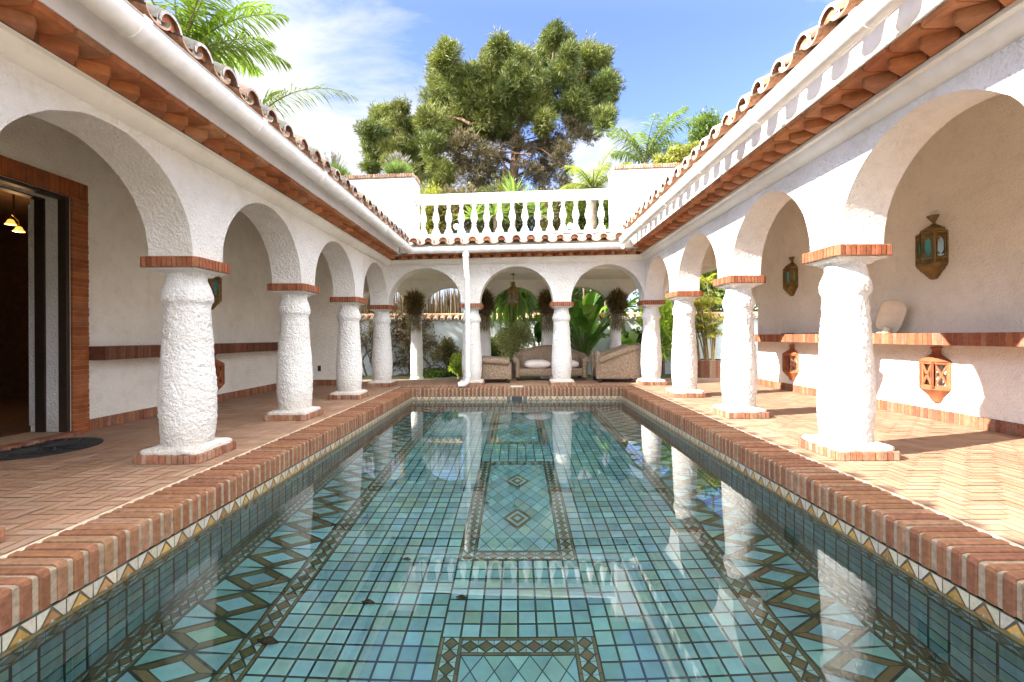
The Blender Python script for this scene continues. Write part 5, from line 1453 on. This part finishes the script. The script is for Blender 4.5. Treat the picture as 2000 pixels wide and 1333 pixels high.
q = at(1052, 742, 15.6); banana('broad leaved plant behind the clipped bush in the middle arch', (q.x, 15.6, -.16), 10, (.9, 1.9), .34, [(.05, .12, .03), (.08, .16, .035)], .5)
q = at(1000, 583, 14.9); strap_rosette('dragon_tree', 'dragon tree with long drooping ribbon leaves in the middle far arch', 'dragon tree', (q.x, q.y, -.16), q, 260, 1.6, .085, -.4, 1.3, 2.2, (.20, .29, .08), None, .09, .45)
q = at(1005, 662, 14.55); bush('clipped_bush', 'round clipped variegated bush behind the wicker sofa', 'bush', q, .80, 9000, .085, .030, (.40, .40, .19), .15, None, .88, -.16, sub=26, a=.5)
q = at(895, 716, 13.55); bush('lime_shrub', 'small bright lime shrub at the foot of the downpipe', 'shrub', q, .36, 2600, .09, .04, (.30, .38, .06), .1, None, 1.1, -.16)
q = at(1295, 640, 15.5); bush('leafy_shrub', 'tall bright green leafy shrub between the two farthest columns on the right', 'shrub', q, 1.0, 5200, .17, .065, (.34, .42, .08), .1, None, 1.4, -.16, sub=22)
q = at(1232, 668, 15.9); bush('dark_shrub', 'low dark shrub against the garden wall at the right', 'shrub', q, .62, 3200, .12, .05, (.06, .10, .03), .1, None, .8, -.16)
q = at(690, 735, 15.5); bush('ground_shrub', 'low green shrub at the foot of the bare vine', 'shrub', q, .35, 1400, .10, .05, (.09, .15, .03), .1, None, .7, -.16)
q = at(848, 742, 15.9); bush('creeper', 'flat green creeper along the foot of the garden wall', 'creeper', (q.x, q.y, -.05), .8, 2200, .09, .05, (.09, .14, .03), .15, None, .22, -.16, trunk=False)
for px, py, r, lab in ((872, 690, .55, 'dusty shrub against the garden wall to the left of the downpipe'), (1095, 690, .6, 'dark green shrub between the wicker sofa and the bananas'), (960, 690, .6, 'olive green shrub behind the left wicker armchair')):
    q = at(px, py, 15.75); bush('garden_shrub', lab, 'shrub', q, r, 3200, .10, .05, (.09, .12, .035) if px > 900 else (.13, .11, .06), .35, 'shrubs along the garden wall', 1.1, -.16)
# trees that close the view behind the garden wall
for px, py, D, r, col, lab in ((1085, 560, 22, 2.0, (.07, .12, .03), 'dark tree behind the banana clump beyond the garden wall'), (985, 600, 23, 2.0, (.06, .10, .03), 'dark tree beyond the garden wall behind the dragon tree'), (1165, 590, 24, 1.9, (.08, .14, .035), 'green tree beyond the garden wall at the right far arch'),
        (1320, 600, 21, 2.4, (.12, .18, .04), 'leafy tree beyond the right arcade, behind the bright shrub'), (1400, 580, 18.5, 2.2, (.08, .12, .03), 'shadowy tree behind the yellow palms'), (640, 590, 25, 2.2, (.09, .12, .04), 'tree beyond the garden wall behind the left corner column')):
    q = at(px, py, D); bush('garden_tree', lab, 'tree', q, r, 6500, .22, .11, col, .2, 'trees beyond the garden wall', 1.0, -.16, sub=18)

# fern baskets on the capitals of the outer columns
for k, (x, lab) in enumerate(((-3.05, 'brown fern hanging from the outer column behind the left far arch'), (-.96, 'brown fern on the outer column half hidden by the downpipe column'), (.93, 'brown fern on the outer column in the middle far arch'), (3.02, 'brown fern on the outer column behind the right far arch'))):
    c = (x, 13.58, 2.22); t = thing('hanging_fern', lab, 'hanging fern', (x, 13.58, 1.90), 'ferns on the outer columns'); n = 2600
    P, d = blob_points(n, c, .24, .2, 1.35); D = unit(d+np.array([[0, 0, -.5]])+rng.normal(scale=.5, size=(n, 3)))
    m = 420; P2 = np.stack([rng.uniform(-.2, .2, m)+x, 13.55+rng.normal(scale=.06, size=m), rng.uniform(1.5, 1.95, m)], 1)
    quads('fronds', np.concatenate([leaf_quads(P, D, rng.uniform(.07, .24, n), .018), leaf_quads(P2, np.stack([rng.normal(scale=.2, size=m), rng.normal(scale=.1, size=m), -np.ones(m)], 1), rng.uniform(.1, .3, m), .012)]),
          np.concatenate([np.where(rng.random((n, 1)) < .25, tint(n, (.13, .15, .04), .3), tint(n, (.17, .10, .05), .5)), tint(m, (.22, .17, .09), .3)]), M['leaf'], t)
    b = MB(); b.lathe([(.15, 1.885), (.20, 1.90), (.23, 1.955), (.20, 1.96), (.10, 1.93)], 16, (x, 13.58, 0), (.08, .05, .035)); b.build('basket', M['drystem'], t, smooth=50)

# brick planter with yellow palms behind the right columns
q = at(1384, 735, 15.3)
t = thing('garden_planter', 'round brick planter holding the yellow palms behind the right arcade', 'brick planter', (q.x, 15.3, -.16)); b = MB(); cx, cy = q.x, 15.3; n = 44
b.lathe([(.60, -.16), (.60, .36)], 32, (cx, cy, 0), (.42, .33, .24))
for k in range(n):
    a = 2*PI*k/n; w = PI*.64/n; u = Vector((-sin(a), cos(a), 0)); o = Vector((cos(a), sin(a), 0)); p = Vector((cx, cy, 0)); col = jit(random.choice(PLPAL), .2)
    A_ = [p+o*.59-u*w+Vector((0, 0, z)) for z in (-.16, .40)]; B2_ = [p+o*.635-u*w+Vector((0, 0, z)) for z in (-.16, .39)]; C_ = [p+o*.635+u*w+Vector((0, 0, z)) for z in (-.16, .39)]; D_2 = [p+o*.5+u*w+Vector((0, 0, .40)), p+o*.5-u*w+Vector((0, 0, .40))]
    b.poly([B2_[0], C_[0], C_[1], B2_[1]], col); b.poly([B2_[1], C_[1], D_2[0], D_2[1]], col)
b.build('brickwork', M['brick'], t)
b = MB(); b.lathe([(.5, .30), (.5, .34), (.02, .36)], 24, (cx, cy, 0), (.05, .035, .02)); b.build('soil', M['drystem'], t)
t = thing('yellow_palm', 'clump of slender yellow palms growing from the round brick planter', 'palm clump', (cx, cy, .36)); V, C = [], []; R = MB(); cane = MB()
for k in range(15):
    a = rng.uniform(0, 2*PI); r0 = rng.uniform(0, .35); p = Vector((cx+r0*cos(a), cy+r0*sin(a), .34)); h = rng.uniform(.6, 2.75); ln = rng.uniform(.05, .30)
    top = p+Vector((cos(a)*ln*h*.6-.10*h, sin(a)*ln*h*.5, h)); cane.tube([p, p*.5+top*.5+Vector((.03, 0, 0)), top], [.028, .024, .018], 7, jit((.50, .36, .16), .2))
    for q_ in range(7): frond(V, C, tuple(top), rng.uniform(0, 2*PI), rng.uniform(.5, 1.4), rng.uniform(.6, .95), rng.uniform(.9, 1.6), 26, .26, .024, jit(random.choice([(.40, .38, .06), (.30, .34, .06), (.46, .36, .07)]), .15), R, .008)
R.c = [(.45, .34, .08)]*len(R.c)
quads('fronds', np.concatenate(V), np.concatenate(C), M['leaf'], t); R.build('frond_stems', M['drystem'], t); cane.build('canes', M['drystem'], t, smooth=60)

q = Vector((-13.2, 13.0, 0)); bush('garden_tree', 'broad unseen tree added left of the end wall to shade the garden wall and vine', 'tree', (q.x, q.y, 6.0), 3.2, 9000, .30, .15, (.08, .12, .03), .2, 'trees beyond the garden wall', .95, -.16, sub=24)  # out of view behind the left wing, added to cast shade on the garden wall
